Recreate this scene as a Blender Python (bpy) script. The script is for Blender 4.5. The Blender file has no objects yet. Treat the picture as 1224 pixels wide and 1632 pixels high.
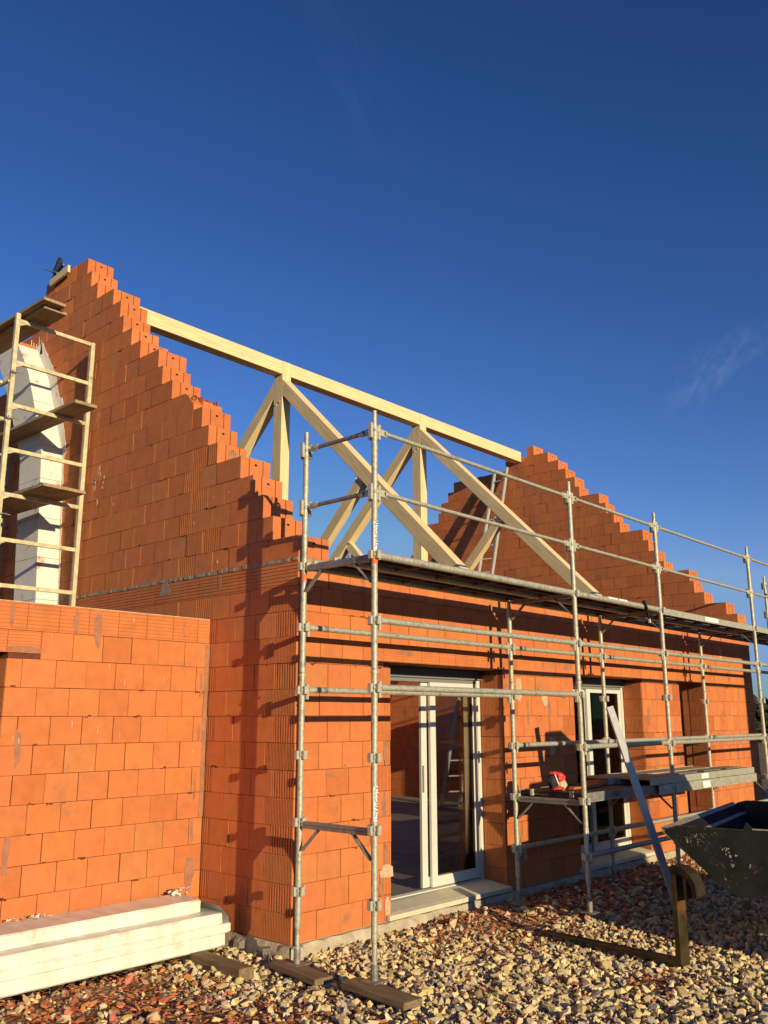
import bpy, bmesh, math, random
import numpy as np
from mathutils import Vector, Matrix, noise
random.seed(7); NP=np.random.default_rng(11)
sc=bpy.context.scene
R=math.radians
# ------------------------------------------------------------------ camera
CAM=Vector((-5.106,-5.637,1.752)); F=Vector((.72133,.65449,.22656)); RT=Vector((.67233,-.74025,-.00216)); UP=Vector((-.16630,-.15388,.97400))
cd=bpy.data.cameras.new('camera'); cam=bpy.data.objects.new('camera',cd); sc.collection.objects.link(cam)
m=Matrix((( RT.x,UP.x,-F.x,CAM.x),(RT.y,UP.y,-F.y,CAM.y),(RT.z,UP.z,-F.z,CAM.z),(0,0,0,1)))
cam.matrix_world=m
cd.sensor_fit='VERTICAL'; cd.sensor_height=24; cd.lens=1409.67/1632*24; cd.clip_end=3000; cd.clip_start=.05
sc.camera=cam
# ------------------------------------------------------------------ light
LD=Vector((.2244,1,-.2106)).normalized()          # the way sunlight travels
w=bpy.data.worlds.new('World'); sc.world=w; w.use_nodes=True
nt=w.node_tree; nt.nodes.clear()
sky=nt.nodes.new('ShaderNodeTexSky'); sky.sky_type='NISHITA'; sky.sun_disc=False
sky.sun_elevation=math.asin(-LD.z); sky.sun_rotation=math.atan2(-LD.x,-LD.y)
sky.air_density=1.0; sky.dust_density=0.25; sky.ozone_density=4.0; sky.altitude=300
bg=nt.nodes.new('ShaderNodeBackground'); bg.inputs[1].default_value=0.1
hs=nt.nodes.new('ShaderNodeHueSaturation'); hs.inputs['Saturation'].default_value=1.12; hs.inputs['Value'].default_value=1.0
wo=nt.nodes.new('ShaderNodeOutputWorld')
gm=nt.nodes.new('ShaderNodeGamma'); gm.inputs[1].default_value=1.4; mu=nt.nodes.new('ShaderNodeVectorMath'); mu.operation='MULTIPLY'; mu.inputs[1].default_value=(1.66,.85,.81)
nt.links.new(sky.outputs[0],hs.inputs['Color']); nt.links.new(hs.outputs[0],gm.inputs[0]); nt.links.new(gm.outputs[0],mu.inputs[0]); mn_=nt.nodes.new('ShaderNodeVectorMath'); mn_.operation='MINIMUM'; mn_.inputs[1].default_value=(2.1,3.7,6.4); nt.links.new(mu.outputs[0],mn_.inputs[0])
# one faint wisp of high cloud low in the right of the sky
def wnode(t,**k):
    n=nt.nodes.new(t)
    for a_,b_ in k.items(): setattr(n,a_,b_)
    return n
def wisp(src,cx,cy,sx,sy,ang,amt):
    dr=(F*1409.67+RT*(cx-612)-UP*(cy-816)).normalized(); hx=Vector((dr.y,-dr.x,0)).normalized(); hy=hx.cross(dr).normalized()
    ax=hx*math.cos(ang)+hy*math.sin(ang); ay=-hx*math.sin(ang)+hy*math.cos(ang)
    tcw=wnode('ShaderNodeTexCoord'); d1=wnode('ShaderNodeVectorMath',operation='DOT_PRODUCT'); d1.inputs[1].default_value=ax/sx; d2=wnode('ShaderNodeVectorMath',operation='DOT_PRODUCT'); d2.inputs[1].default_value=ay/sy
    nt.links.new(tcw.outputs['Generated'],d1.inputs[0]); nt.links.new(tcw.outputs['Generated'],d2.inputs[0])
    o1=dr.dot(ax)/sx; o2=dr.dot(ay)/sy
    cb=wnode('ShaderNodeCombineXYZ'); a1=wnode('ShaderNodeMath',operation='SUBTRACT'); a1.inputs[1].default_value=o1; a2=wnode('ShaderNodeMath',operation='SUBTRACT'); a2.inputs[1].default_value=o2
    nt.links.new(d1.outputs['Value'],a1.inputs[0]); nt.links.new(d2.outputs['Value'],a2.inputs[0]); nt.links.new(a1.outputs[0],cb.inputs[0]); nt.links.new(a2.outputs[0],cb.inputs[1])
    nz=wnode('ShaderNodeTexNoise'); nz.inputs['Scale'].default_value=2.2; nz.inputs['Detail'].default_value=7; nz.inputs['Roughness'].default_value=.62; nz.inputs['Distortion'].default_value=.8; nt.links.new(cb.outputs[0],nz.inputs['Vector'])
    ln=wnode('ShaderNodeVectorMath',operation='LENGTH'); nt.links.new(cb.outputs[0],ln.inputs[0])
    fa=wnode('ShaderNodeMapRange'); fa.interpolation_type='SMOOTHSTEP'; fa.inputs['From Min'].default_value=1.1; fa.inputs['From Max'].default_value=.0; nt.links.new(ln.outputs['Value'],fa.inputs[0])
    nr=wnode('ShaderNodeMapRange'); nr.inputs['From Min'].default_value=.42; nr.inputs['From Max'].default_value=.75; nt.links.new(nz.outputs[0],nr.inputs[0])
    m1=wnode('ShaderNodeMath',operation='MULTIPLY'); nt.links.new(fa.outputs[0],m1.inputs[0]); nt.links.new(nr.outputs[0],m1.inputs[1])
    m2=wnode('ShaderNodeMath',operation='MULTIPLY'); m2.inputs[1].default_value=amt; nt.links.new(m1.outputs[0],m2.inputs[0])
    mx=wnode('ShaderNodeMix',data_type='RGBA'); nt.links.new(m2.outputs[0],mx.inputs[0]); nt.links.new(src,mx.inputs[6]); mx.inputs[7].default_value=(4.6,5.4,7.0,1); return mx.outputs[2]
c_=wisp(mn_.outputs[0],1130,595,.075,.035,.75,.17); c_=wisp(c_,1185,560,.06,.025,.5,.10); c_=wisp(c_,560,110,.30,.05,-1.1,.02)
nt.links.new(c_,bg.inputs[0]); nt.links.new(bg.outputs[0],wo.inputs[0])
sl=bpy.data.lights.new('sun','SUN'); sl.energy=4.9; sl.angle=R(.4); sl.color=(1,.825,.515)
so=bpy.data.objects.new('sun',sl); sc.collection.objects.link(so)
so.rotation_euler=(-LD).to_track_quat('Z','Y').to_euler(); so.location=(0,-20,20)
sc.view_settings.view_transform='Standard'; sc.view_settings.look='None'; sc.view_settings.exposure=0; sc.view_settings.gamma=1
try: sc.view_settings.use_curve_mapping=False
except Exception: pass
sc.cycles.max_bounces=8; sc.cycles.diffuse_bounces=1; sc.cycles.transparent_max_bounces=12
# ------------------------------------------------------------------ materials
def nd(t,ty,**k):
    n=t.nodes.new(ty)
    for a,b in k.items():
        if a in n.inputs.keys(): n.inputs[a].default_value=b
        else: setattr(n,a,b)
    return n
def mat(name,col,rough=.8,metal=0,var=.25,scale=6,bump=.0,bscale=60,attr=False,vec='Object',stretch=None,dark=None,spec=.3):
    """principled with noise variation of the base colour; attr multiplies by the per-face tint"""
    M=bpy.data.materials.new(name); M.use_nodes=True; t=M.node_tree; P=t.nodes['Principled BSDF']; L=t.links.new
    P.inputs['Roughness'].default_value=rough; P.inputs['Metallic'].default_value=metal
    P.inputs['Specular IOR Level'].default_value=spec
    tc=nd(t,'ShaderNodeTexCoord'); v=tc.outputs[vec]
    if stretch:
        mp=nd(t,'ShaderNodeMapping'); mp.inputs['Scale'].default_value=stretch; L(v,mp.inputs[0]); v=mp.outputs[0]
    n1=nd(t,'ShaderNodeTexNoise',Scale=scale,Detail=6.,Roughness=.6); L(v,n1.inputs['Vector'])
    cr=nd(t,'ShaderNodeMapRange'); cr.inputs['From Min'].default_value=.3; cr.inputs['From Max'].default_value=.7
    cr.inputs['To Min'].default_value=1-var; cr.inputs['To Max'].default_value=1+var; L(n1.outputs[0],cr.inputs[0])
    mx=nd(t,'ShaderNodeVectorMath',operation='SCALE'); mx.inputs[0].default_value=col; L(cr.outputs[0],mx.inputs['Scale'])
    out=mx.outputs[0]
    if dark:
        n2=nd(t,'ShaderNodeTexNoise',Scale=dark[1],Detail=5.,Roughness=.65); L(tc.outputs[vec],n2.inputs['Vector'])
        r2=nd(t,'ShaderNodeMapRange'); r2.inputs['From Min'].default_value=dark[2]; r2.inputs['From Max'].default_value=dark[3]; L(n2.outputs[0],r2.inputs[0])
        mm=nd(t,'ShaderNodeMix',data_type='RGBA'); L(r2.outputs[0],mm.inputs[0]); L(out,mm.inputs[6]); mm.inputs[7].default_value=(*dark[0],1); out=mm.outputs[2]
    if attr:
        a=nd(t,'ShaderNodeAttribute',attribute_name='tint'); m2=nd(t,'ShaderNodeVectorMath',operation='MULTIPLY'); L(out,m2.inputs[0]); L(a.outputs['Color'],m2.inputs[1]); out=m2.outputs[0]
    L(out,P.inputs['Base Color'])
    if bump:
        nb=nd(t,'ShaderNodeTexNoise',Scale=bscale,Detail=4.); L(v,nb.inputs['Vector'])
        b=nd(t,'ShaderNodeBump',Strength=bump,Distance=.01); L(nb.outputs[0],b.inputs['Height']); L(b.outputs[0],P.inputs['Normal'])
    return M
BRICK=(.625,.192,.062)
M={}
M['brick']=mat('brick_clay',BRICK,.85,0,.10,9,.35,90,attr=True,dark=((.34,.15,.085),2.6,.60,.78))
def ribs(Mx):
    t=Mx.node_tree; L=t.links.new; P=t.nodes['Principled BSDF']; tc=nd(t,'ShaderNodeTexCoord'); mp=nd(t,'ShaderNodeMapping'); mp.inputs['Scale'].default_value=(1,1,.035); L(tc.outputs['Object'],mp.inputs[0])
    nz=nd(t,'ShaderNodeTexNoise',Scale=75.,Detail=2.); L(mp.outputs[0],nz.inputs['Vector']); big=nd(t,'ShaderNodeTexNoise',Scale=2.3,Detail=2.); L(tc.outputs['Object'],big.inputs['Vector'])
    k=nd(t,'ShaderNodeMapRange'); k.inputs['From Min'].default_value=.45; k.inputs['From Max'].default_value=.65; k.inputs['To Min'].default_value=.05; k.inputs['To Max'].default_value=.55; L(big.outputs[0],k.inputs[0])
    old=P.inputs['Normal'].links[0].from_socket; b=nd(t,'ShaderNodeBump',Distance=.006); L(k.outputs[0],b.inputs['Strength']); L(nz.outputs[0],b.inputs['Height']); L(old,b.inputs['Normal']); L(b.outputs[0],P.inputs['Normal'])
ribs(M['brick'])
M['joint']=mat('brick_joint',(.16,.05,.025),.95,0,.3,20)
M['hole']=mat('brick_hole',(.03,.012,.008),.95,0,.2,20)
M['mortar']=mat('mortar',(.36,.27,.20),.95,0,.3,18,.9,70)
M['smear']=mat('mortar_smear',(.40,.175,.10),.95,0,.2,14,.5,60)
M['limewash']=mat('pale_smear',(.62,.42,.27),.95,0,.25,25,.5,60)
M['concrete']=mat('concrete',(.50,.42,.30),.92,0,.22,7,.9,45)
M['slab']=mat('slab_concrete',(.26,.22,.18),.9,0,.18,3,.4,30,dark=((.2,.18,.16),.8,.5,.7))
M['stone_sill']=mat('cast_stone',(.68,.60,.43),.8,0,.08,10,.2,80)
M['timber']=mat('new_spruce',(.82,.62,.33),.7,0,.17,7,.25,14,stretch=(.35,5,5),dark=((.34,.18,.07),11,.705,.76))
M['plank']=mat('site_plank',(.40,.28,.16),.85,0,.30,7,.5,14,stretch=(.4,5,5),dark=((.18,.12,.07),3,.55,.75))
M['oldwood']=mat('damp_timber',(.24,.165,.09),.9,0,.35,9,.6,18,stretch=(.4,5,5))
M['galv']=mat('galvanised_steel',(.50,.48,.37),.58,.40,.28,38,.15,150,dark=((.30,.26,.20),11,.56,.72))
M['galv_dark']=mat('weathered_shaded_steel',(.30,.28,.25),.6,.5,.3,25,.2,120)  # real weathered steel, also the painted shade of the end rails
M['cast']=mat('cast_coupler',(.56,.53,.42),.6,.4,.2,40,.2,120)
M['rustframe']=mat('primed_steel',(.13,.075,.05),.7,.1,.3,20)
M['ply']=mat('phenolic_plywood',(.030,.018,.013),.6,0,.3,12)
M['paintframe']=mat('yellowed_steel_paint',(.62,.55,.34),.6,.1,.22,14,.3,60,dark=((.35,.27,.16),9,.58,.72))
M['alu']=mat('aluminium',(.50,.50,.48),.55,.25,.10,20)
M['frame']=mat('white_aluminium',(.74,.72,.63),.45,.1,.04,20)
M['frame_grey']=mat('grey_gasket_aluminium',(.26,.26,.24),.5,.2,.05,20)
M['black']=mat('black_rubber',(.02,.02,.02),.7,0,.2,20)
M['shutter']=mat('shutter_box',(.12,.12,.11),.6,.1,.1,10)
M['white']=mat('white_sticker',(.85,.84,.80),.5,0,.05,30)
M['ink']=mat('sticker_ink',(.04,.05,.10),.6,0,.1,30)
M['orange']=mat('orange_tape',(.75,.18,.05),.6,0,.1,30)
M['red']=mat('red_plastic',(.70,.05,.05),.4,0,.25,30)
M['tan']=mat('pale_cardboard',(.75,.52,.34),.7,0,.15,30)
M['bucket']=mat('worn_green_paint',(.024,.028,.019),.42,.35,.45,5,.4,16,dark=((.16,.10,.045),3.2,.60,.80),spec=.5)
M['bucket_in']=mat('polished_bucket_steel',(.014,.012,.016),.8,.0,.3,5,spec=.1)
M['scratch']=mat('bare_scratch',(.52,.48,.36),.5,.4,.2,30)
M['tine']=mat('oily_fork_steel',(.075,.058,.028),.45,.5,.5,6,.3,20,dark=((.26,.11,.04),4,.56,.72))
M['hookm']=mat('dark_hook_steel',(.035,.024,.014),.6,.2,.5,8,.3,20,dark=((.20,.08,.03),7,.62,.74))  # hook toned darker than the rest of the tine
M['loader']=mat('loader_paint',(.10,.22,.10),.5,0,.15,5)
M['tyre']=mat('tyre_rubber',(.025,.025,.025),.9,0,.2,15)
M['truck']=mat('shadow_truck_panel',(.6,.6,.58),.6,0,.05,5)
M['hedge']=mat('distant_foliage',(.045,.05,.03),.95,0,.5,3)
def film():
    Mx=mat('white_plastic_film',(.90,.86,.72),.38,0,.05,5,.45,9,dark=((.74,.62,.47),3.5,.58,.72),spec=.5)
    t=Mx.node_tree; P=t.nodes['Principled BSDF']; L=t.links.new; tc=nd(t,'ShaderNodeTexCoord'); mp=nd(t,'ShaderNodeMapping'); mp.inputs['Rotation'].default_value=(0,R(62),0); mp.inputs['Scale'].default_value=(9,1,1.2); L(tc.outputs['Object'],mp.inputs[0])
    nz=nd(t,'ShaderNodeTexNoise',Scale=1.6,Detail=3.); L(mp.outputs[0],nz.inputs['Vector']); mr=nd(t,'ShaderNodeMapRange'); mr.inputs['From Min'].default_value=.42; mr.inputs['From Max'].default_value=.62; mr.inputs['To Min'].default_value=1; mr.inputs['To Max'].default_value=.87; L(nz.outputs[0],mr.inputs[0])
    src=P.inputs['Base Color'].links[0].from_socket; sv=nd(t,'ShaderNodeVectorMath',operation='SCALE'); L(src,sv.inputs[0]); L(mr.outputs[0],sv.inputs['Scale']); L(sv.outputs[0],P.inputs['Base Color'])
    b=nd(t,'ShaderNodeBump',Strength=.5,Distance=.012); L(nz.outputs[0],b.inputs['Height']); L(b.outputs[0],P.inputs['Normal']); return Mx
M['film']=film()
def plaster():
    M0=mat('plaster_render',(.84,.79,.68),.9,0,.05,6,.6,40,dark=((.50,.17,.08),3.4,.60,.70)); t=M0.node_tree; P=t.nodes['Principled BSDF']
    tc=nd(t,'ShaderNodeTexCoord'); mp=nd(t,'ShaderNodeMapping'); mp.inputs['Scale'].default_value=(1,1,.06); t.links.new(tc.outputs['Object'],mp.inputs[0])
    nz=nd(t,'ShaderNodeTexNoise',Scale=60.,Detail=2.); t.links.new(mp.outputs[0],nz.inputs['Vector'])
    b=nd(t,'ShaderNodeBump',Strength=.7,Distance=.006); t.links.new(nz.outputs[0],b.inputs['Height']); t.links.new(b.outputs[0],P.inputs['Normal']); return M0
M['plaster']=plaster()
def glass():
    g=bpy.data.materials.new('window_glass'); g.use_nodes=True; t=g.node_tree; t.nodes.clear(); L=t.links.new
    o=nd(t,'ShaderNodeOutputMaterial'); tr=nd(t,'ShaderNodeBsdfTransparent'); tr.inputs[0].default_value=(.80,.78,.72,1)
    gl=nd(t,'ShaderNodeBsdfGlossy'); gl.inputs['Roughness'].default_value=.02; gl.inputs[0].default_value=(.9,.9,.9,1)
    fr=nd(t,'ShaderNodeFresnel',IOR=1.25); mx=nd(t,'ShaderNodeMixShader'); L(fr.outputs[0],mx.inputs[0]); L(tr.outputs[0],mx.inputs[1]); L(gl.outputs[0],mx.inputs[2]); L(mx.outputs[0],o.inputs[0]); return g
M['glass']=glass()
M['stones']=mat('gravel_stone',(1,1,1),.9,0,.14,14,.5,50,attr=True)
def groundmat():
    g=mat('gravel_bed',(.42,.31,.19),.95,0,.3,3,1.0,25); t=g.node_tree; P=t.nodes['Principled BSDF']; L=t.links.new
    tc=nd(t,'ShaderNodeTexCoord'); vo=nd(t,'ShaderNodeTexVoronoi',Scale=22.); L(tc.outputs['Object'],vo.inputs['Vector'])
    n=nd(t,'ShaderNodeTexNoise',Scale=.9,Detail=3.); L(tc.outputs['Object'],n.inputs['Vector'])
    sp=nd(t,'ShaderNodeSeparateColor'); L(vo.outputs['Color'],sp.inputs[0])
    r=nd(t,'ShaderNodeMapRange'); r.inputs['To Min'].default_value=.35; r.inputs['To Max'].default_value=1.0; L(sp.outputs[0],r.inputs[0])
    ad=nd(t,'ShaderNodeMath',operation='ADD'); L(n.outputs[0],ad.inputs[0]); L(sp.outputs[1],ad.inputs[1])
    st=nd(t,'ShaderNodeMath',operation='GREATER_THAN'); st.inputs[1].default_value=1.15; L(ad.outputs[0],st.inputs[0])
    mm=nd(t,'ShaderNodeMix',data_type='RGBA'); mm.inputs[6].default_value=(.46,.35,.20,1); mm.inputs[7].default_value=(.38,.12,.05,1); L(st.outputs[0],mm.inputs[0])
    s=nd(t,'ShaderNodeVectorMath',operation='SCALE'); L(mm.outputs[2],s.inputs[0]); L(r.outputs[0],s.inputs['Scale']); L(s.outputs[0],P.inputs['Base Color'])
    b=nd(t,'ShaderNodeBump',Strength=1.,Distance=.03); L(vo.outputs['Distance'],b.inputs['Height']); b.invert=True; L(b.outputs[0],P.inputs['Normal']); return g
M['ground']=groundmat()
# ------------------------------------------------------------------ mesh builder
class MB:
    def __init__(s): s.v=[]; s.f=[]; s.m=[]; s.t=[]; s.mats=[]; s.sm=[]
    def mi(s,mname):
        if mname not in s.mats: s.mats.append(mname)
        return s.mats.index(mname)
    def add(s,vs,fs,mn,tint=(1,1,1),smooth=False):
        o=len(s.v); s.v+= [tuple(p) for p in vs]; k=s.mi(mn)
        for f in fs: s.f.append([i+o for i in f]); s.m.append(k); s.t.append(tint); s.sm.append(smooth)
    def _n(s): pass
    def box(s,x0,x1,y0,y1,z0,z1,mn,tint=(1,1,1)):
        s.add([(x0,y0,z0),(x1,y0,z0),(x1,y1,z0),(x0,y1,z0),(x0,y0,z1),(x1,y0,z1),(x1,y1,z1),(x0,y1,z1)],
              [(0,3,2,1),(4,5,6,7),(0,1,5,4),(1,2,6,5),(2,3,7,6),(3,0,4,7)],mn,tint)
    def prism(s,poly,z0,z1,fn,mn,tint=(1,1,1)):
        """poly list of (a,b); fn(a,b,h)->xyz"""
        n=len(poly); vs=[fn(a,b,z0) for a,b in poly]+[fn(a,b,z1) for a,b in poly]
        s.add(vs,[tuple(range(n-1,-1,-1)),tuple(range(n,2*n))]+[(i,(i+1)%n,n+(i+1)%n,n+i) for i in range(n)],mn,tint)
    def tube(s,p0,p1,r,mn,n=12,r1=None,cap=True,tint=(1,1,1)):
        p0=Vector(p0);p1=Vector(p1);d=(p1-p0).normalized(); a=d.orthogonal().normalized(); b=d.cross(a); r1=r if r1 is None else r1
        vs=[p0+(a*math.cos(2*math.pi*i/n)+b*math.sin(2*math.pi*i/n))*r for i in range(n)]+[p1+(a*math.cos(2*math.pi*i/n)+b*math.sin(2*math.pi*i/n))*r1 for i in range(n)]
        s.add(vs,[(i,(i+1)%n,n+(i+1)%n,n+i) for i in range(n)],mn,tint,True)
        if cap: s.add(vs,[tuple(range(n-1,-1,-1)),tuple(range(n,2*n))],mn,tint)
    def bar(s,p0,p1,w,h,mn,up=(0,0,1),tint=(1,1,1)):
        p0=Vector(p0);p1=Vector(p1);d=(p1-p0).normalized(); u=Vector(up); a=d.cross(u).normalized()*(w/2); b=a.cross(d).normalized()*(h/2)
        vs=[p0-a-b,p0+a-b,p0+a+b,p0-a+b,p1-a-b,p1+a-b,p1+a+b,p1-a+b]
        s.add(vs,[(0,3,2,1),(4,5,6,7),(0,1,5,4),(1,2,6,5),(2,3,7,6),(3,0,4,7)],mn,tint)
    def build(s,name,parent=None,bevel=0):
        me=bpy.data.meshes.new(name); me.from_pydata(s.v,[],s.f); me.update()
        for k in s.mats: me.materials.append(M[k])
        me.polygons.foreach_set('material_index',s.m); me.polygons.foreach_set('use_smooth',s.sm)
        at=me.attributes.new('tint','FLOAT_COLOR','FACE'); at.data.foreach_set('color',np.array([(*t,1) for t in s.t],dtype=np.float32).ravel())
        bm=bmesh.new(); bm.from_mesh(me); bmesh.ops.recalc_face_normals(bm,faces=bm.faces); bm.to_mesh(me); bm.free()
        o=bpy.data.objects.new(name,me); sc.collection.objects.link(o)
        if parent: o.parent=parent
        if bevel:
            b=o.modifiers.new('b','BEVEL'); b.width=bevel; b.segments=1; b.limit_method='ANGLE'; b.angle_limit=R(50)
        return o
def thing(name,label,cat,group=None,loc=(0,0,0)):
    o=bpy.data.objects.new(name,None); sc.collection.objects.link(o); o['label']=label; o['category']=cat; o.empty_display_size=.1
    if group: o['group']=group
    return o
def tag(o,label=None,cat=None,group=None,kind=None):
    if label: o['label']=label
    if cat: o['category']=cat
    if group: o['group']=group
    if kind: o['kind']=kind
    return o
def beam(name,p0,p1,w,h,mn,parent=None,up=(0,0,1),bevel=.004,mb=None):
    """square timber built along its own X axis so that grain follows it"""
    p0=Vector(p0);p1=Vector(p1);L=(p1-p0).length; x=(p1-p0).normalized(); u=Vector(up); y=u.cross(x).normalized(); z=x.cross(y)
    b=MB(); b.box(0,L,-w/2,w/2,-h/2,h/2,mn); o=b.build(name,parent,bevel)
    mw=Matrix(((x.x,y.x,z.x,p0.x),(x.y,y.y,z.y,p0.y),(x.z,y.z,z.z,p0.z),(0,0,0,1)))
    o.matrix_world=mw
    for vt in o.data.vertices: pass
    # give every timber its own grain by sliding the mesh coordinates
    off=Vector((random.uniform(-30,30),random.uniform(-3,3)*7,random.uniform(-3,3)*7)); o.data.transform(Matrix.Translation(off)); o.matrix_world=mw@Matrix.Translation(-off)
    return o
def text_mesh(body,size,mw,mn,name,parent=None):
    c=bpy.data.curves.new('t','FONT'); c.body=body; c.size=size; c.extrude=.0004; c.align_x='CENTER'; c.align_y='CENTER'
    t=bpy.data.objects.new('t',c); sc.collection.objects.link(t); dg=bpy.context.evaluated_depsgraph_get(); dg.update()
    me=bpy.data.meshes.new_from_object(t.evaluated_get(dg)); bpy.data.objects.remove(t); me.materials.clear(); me.materials.append(M[mn])
    o=bpy.data.objects.new(name,me); sc.collection.objects.link(o)
    if parent: o.parent=parent
    o.matrix_world=mw; return o
H=.2211; B=.275
def tint():
    r=random.random(); v=random.gauss(1,.035)
    if r<.07: return (v*.95,v*1.07,v*1.12)
    if r<.11: return (v*.92,v*.88,v*.88)
    return (v,v*random.uniform(.95,1.05),v*random.uniform(.93,1.06))
# ------------------------------------------------------------------ brick walls
def block(mb,fn,u0,u1,n0,n1,z0,z1,gf=None,gb=None,e0=False,e1=False,mn='brick'):
    """one hollow clay block; gf/gb=(pitch,width,depth) vertical combing on front/back; e0/e1 show the moulded end profile"""
    g=random.uniform(.0015,.0045); gz=random.uniform(.001,.003); j=random.gauss(0,.0014)
    u0+=g;u1-=g;z0+=gz;z1-=gz;n0+=j
    def comb(a,b,n,s,g):
        pts=[];p,wd,dp=g; k=max(1,int((b-a)/p)); st=(b-a)/k
        for i in range(k):
            c=a+st*(i+.5); pts+=[(c-wd/2,n),(c-wd/2,n+s*dp),(c+wd/2,n+s*dp),(c+wd/2,n)]
        return pts
    poly=[(u0,n0)]
    if gf: poly+=comb(u0+.008,u1-.008,n0,1,gf)
    poly.append((u1,n0))
    if e1: 
        for q in (.10,.27): poly+=[(u1,n0+q),(u1-.011,n0+q),(u1-.011,n0+q+.010),(u1,n0+q+.010)]
    poly.append((u1,n1))
    if gb: poly+=comb(u0+.008,u1-.008,n1,-1,gb)[::-1]
    poly.append((u0,n1))
    if e0:
        for q in (.27,.10): poly+=[(u0,n0+q+.010),(u0+.011,n0+q+.010),(u0+.011,n0+q),(u0,n0+q)]
    t=tint(); mb.prism(poly,z0,z1,lambda a,b,h:fn(a,b,h),mn,t)
    for e,u,s in ((e0,u0,-1),(e1,u1,1)):
        if e:
            c=n0+.185; zz=z1-.055
            a,b_=(u-.004,u+.0015) if s>0 else (u-.0015,u+.004)
            mb.prism([(a,c-.014),(b_,c-.014),(b_,c+.014),(a,c+.014)],zz-.010,zz+.010,lambda p,q,h:fn(p,q,h),'hole')
def splitrow(u0,u1,off,step=B):
    k=math.ceil((u0-off+.07)/step); cuts=[u0]; c=off+k*step
    while c<u1-.07: cuts.append(c+random.gauss(0,.004)); c+=step
    cuts.append(u1); return list(zip(cuts[:-1],cuts[1:]))
FINE=(.0185,.008,.006); COARSE=(.030,.014,.008)
def sub(spans,o):
    out=[]
    for a,b in spans:
        if o[1]<=a or o[0]>=b: out.append((a,b)); continue
        if o[0]>a: out.append((a,o[0]))
        if o[1]<b: out.append((o[1],b))
    return out
def core(mb,fn,spans,n0,n1,z0,z1,ins=.011):
    for a,b in spans: mb.prism([(a+ins,n0+ins),(b-ins,n0+ins),(b-ins,n1-ins),(a+ins,n1-ins)],z0,z1,fn,'joint')
def smear(mb,fn,u,z,w,h,off,mn='smear',n=18):
    """thin hand-trowelled patch lying on the face"""
    ph=random.uniform(0,9); pts=[]
    for i in range(n):
        a=2*math.pi*i/n; ca=math.copysign(abs(math.cos(a))**.6,math.cos(a)); sa=math.copysign(abs(math.sin(a))**.6,math.sin(a))
        r=1+.25*noise.noise(Vector((math.cos(a)*1.7+ph,math.sin(a)*1.7,ph)))*2
        pts.append((u+w/2*ca*r,z+h/2*sa*r))
    vs=[fn(a,off,b) for a,b in pts]+[fn(a,.004,b) for a,b in pts]
    mb.add(vs,[tuple(range(n))]+[(i,(i+1)%n,n+(i+1)%n,n+i) for i in range(n)],mn)
house=thing('brick_house','unroofed orange clay block house with stepped gables and three openings','house')
T=.365
# near gable, face in the plane x=0, u=y
yend={34:4.116,33:3.99,32:3.82,31:3.42,30:3.24,29:3.15,28:2.95,27:2.742,26:2.355,25:2.26,24:2.062,23:1.83,22:1.50,21:1.38,20:1.216,19:.838,18:.652,17:.492,16:.347,15:0}
YR=4.66
def gable(fn,X0,top,rowz,ends,nback,corner,name,label):
    mb=MB(); fnn=fn
    for k in range(1,top+1):
        z0,z1=rowz(k-1),rowz(k); odd=k%2
        if k<=14:
            a=0 if corner else .37; sp=[(a,2*YR)]
            cuts=splitrow(a+(.373 if odd else .275),2*YR,(.373 if odd else .275)) if corner else splitrow(a,2*YR,(.373 if odd else .275))
            if corner:
                # the shared corner block shows its combed long or short side
                if k==14: horiz(mb,fnn,0,(.373 if odd else .275),0,T,z0,z1)
                else: block(mb,fnn,0,(.373 if odd else .275),0,(.275 if odd else .373),z0,z1,gf=FINE if odd else COARSE)
            for a_,b_ in cuts:
                if k==14: horiz(mb,fnn,a_,b_,0,T,z0,z1); continue
                gf=None
                if corner and not odd and abs(a_-.275)<.01: pass
                if corner and 1.02<a_<1.22: gf=COARSE
                block(mb,fnn,a_,b_,0,T,z0,z1,gf=gf,gb=FINE if random.random()<.1 else None)
            core(mb,fnn,[(a,2*YR)],0,T,z0,z1)
        else:
            e=ends[k]; e2=2*YR-e; off=(.11 if odd else .11+B/2)+.02*((k//2)%3)
            zz0=z0+(.024 if k==15 else 0); full=splitrow(e,e2,off)
            if full[0][1]-full[0][0]<.15 and len(full)>1: full=[(e,full[1][1])]+full[2:] if full[1][1]-e<.42 else full
            for i,(a_,b_) in enumerate(full):
                g=None
                r=(k*7+int(a_*4))%9
                if k<21 and 1.0<a_<1.55 and (k+int(a_*3.6))%2==0: g=COARSE
                elif k>=15 and 4.35<a_<4.75 and (k%3)!=0: g=COARSE
                elif k==27 and i==0: pass
                if k==23 and i==0 and corner: brokenblock(mb,fnn,a_,b_,zz0,z1); continue
                block(mb,fnn,a_,b_,0,T,zz0,z1,gf=g,e0=(i==0),e1=(i==len(full)-1))
            core(mb,fnn,[(e,e2)],0,T,zz0,z1-.001)
    return mb
def horiz(mb,fn,a,b,n0,n1,z0,z1):
    """U-block of the ring beam: horizontal combing"""
    g=.002; t=tint(); a+=g;b-=g;z0+=.002;z1-=.002; prof=[(n0,z0)]; k=7; st=(z1-z0)/k
    for i in range(k):
        c=z0+st*(i+.5); prof+=[(n0,c-.003),(n0+.005,c-.003),(n0+.005,c+.003),(n0,c+.003)]
    prof+=[(n0,z1),(n1,z1),(n1,z0)]
    mb.prism(prof,a,b,lambda n,z,u:fn(u,n,z),'brick',t)
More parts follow.
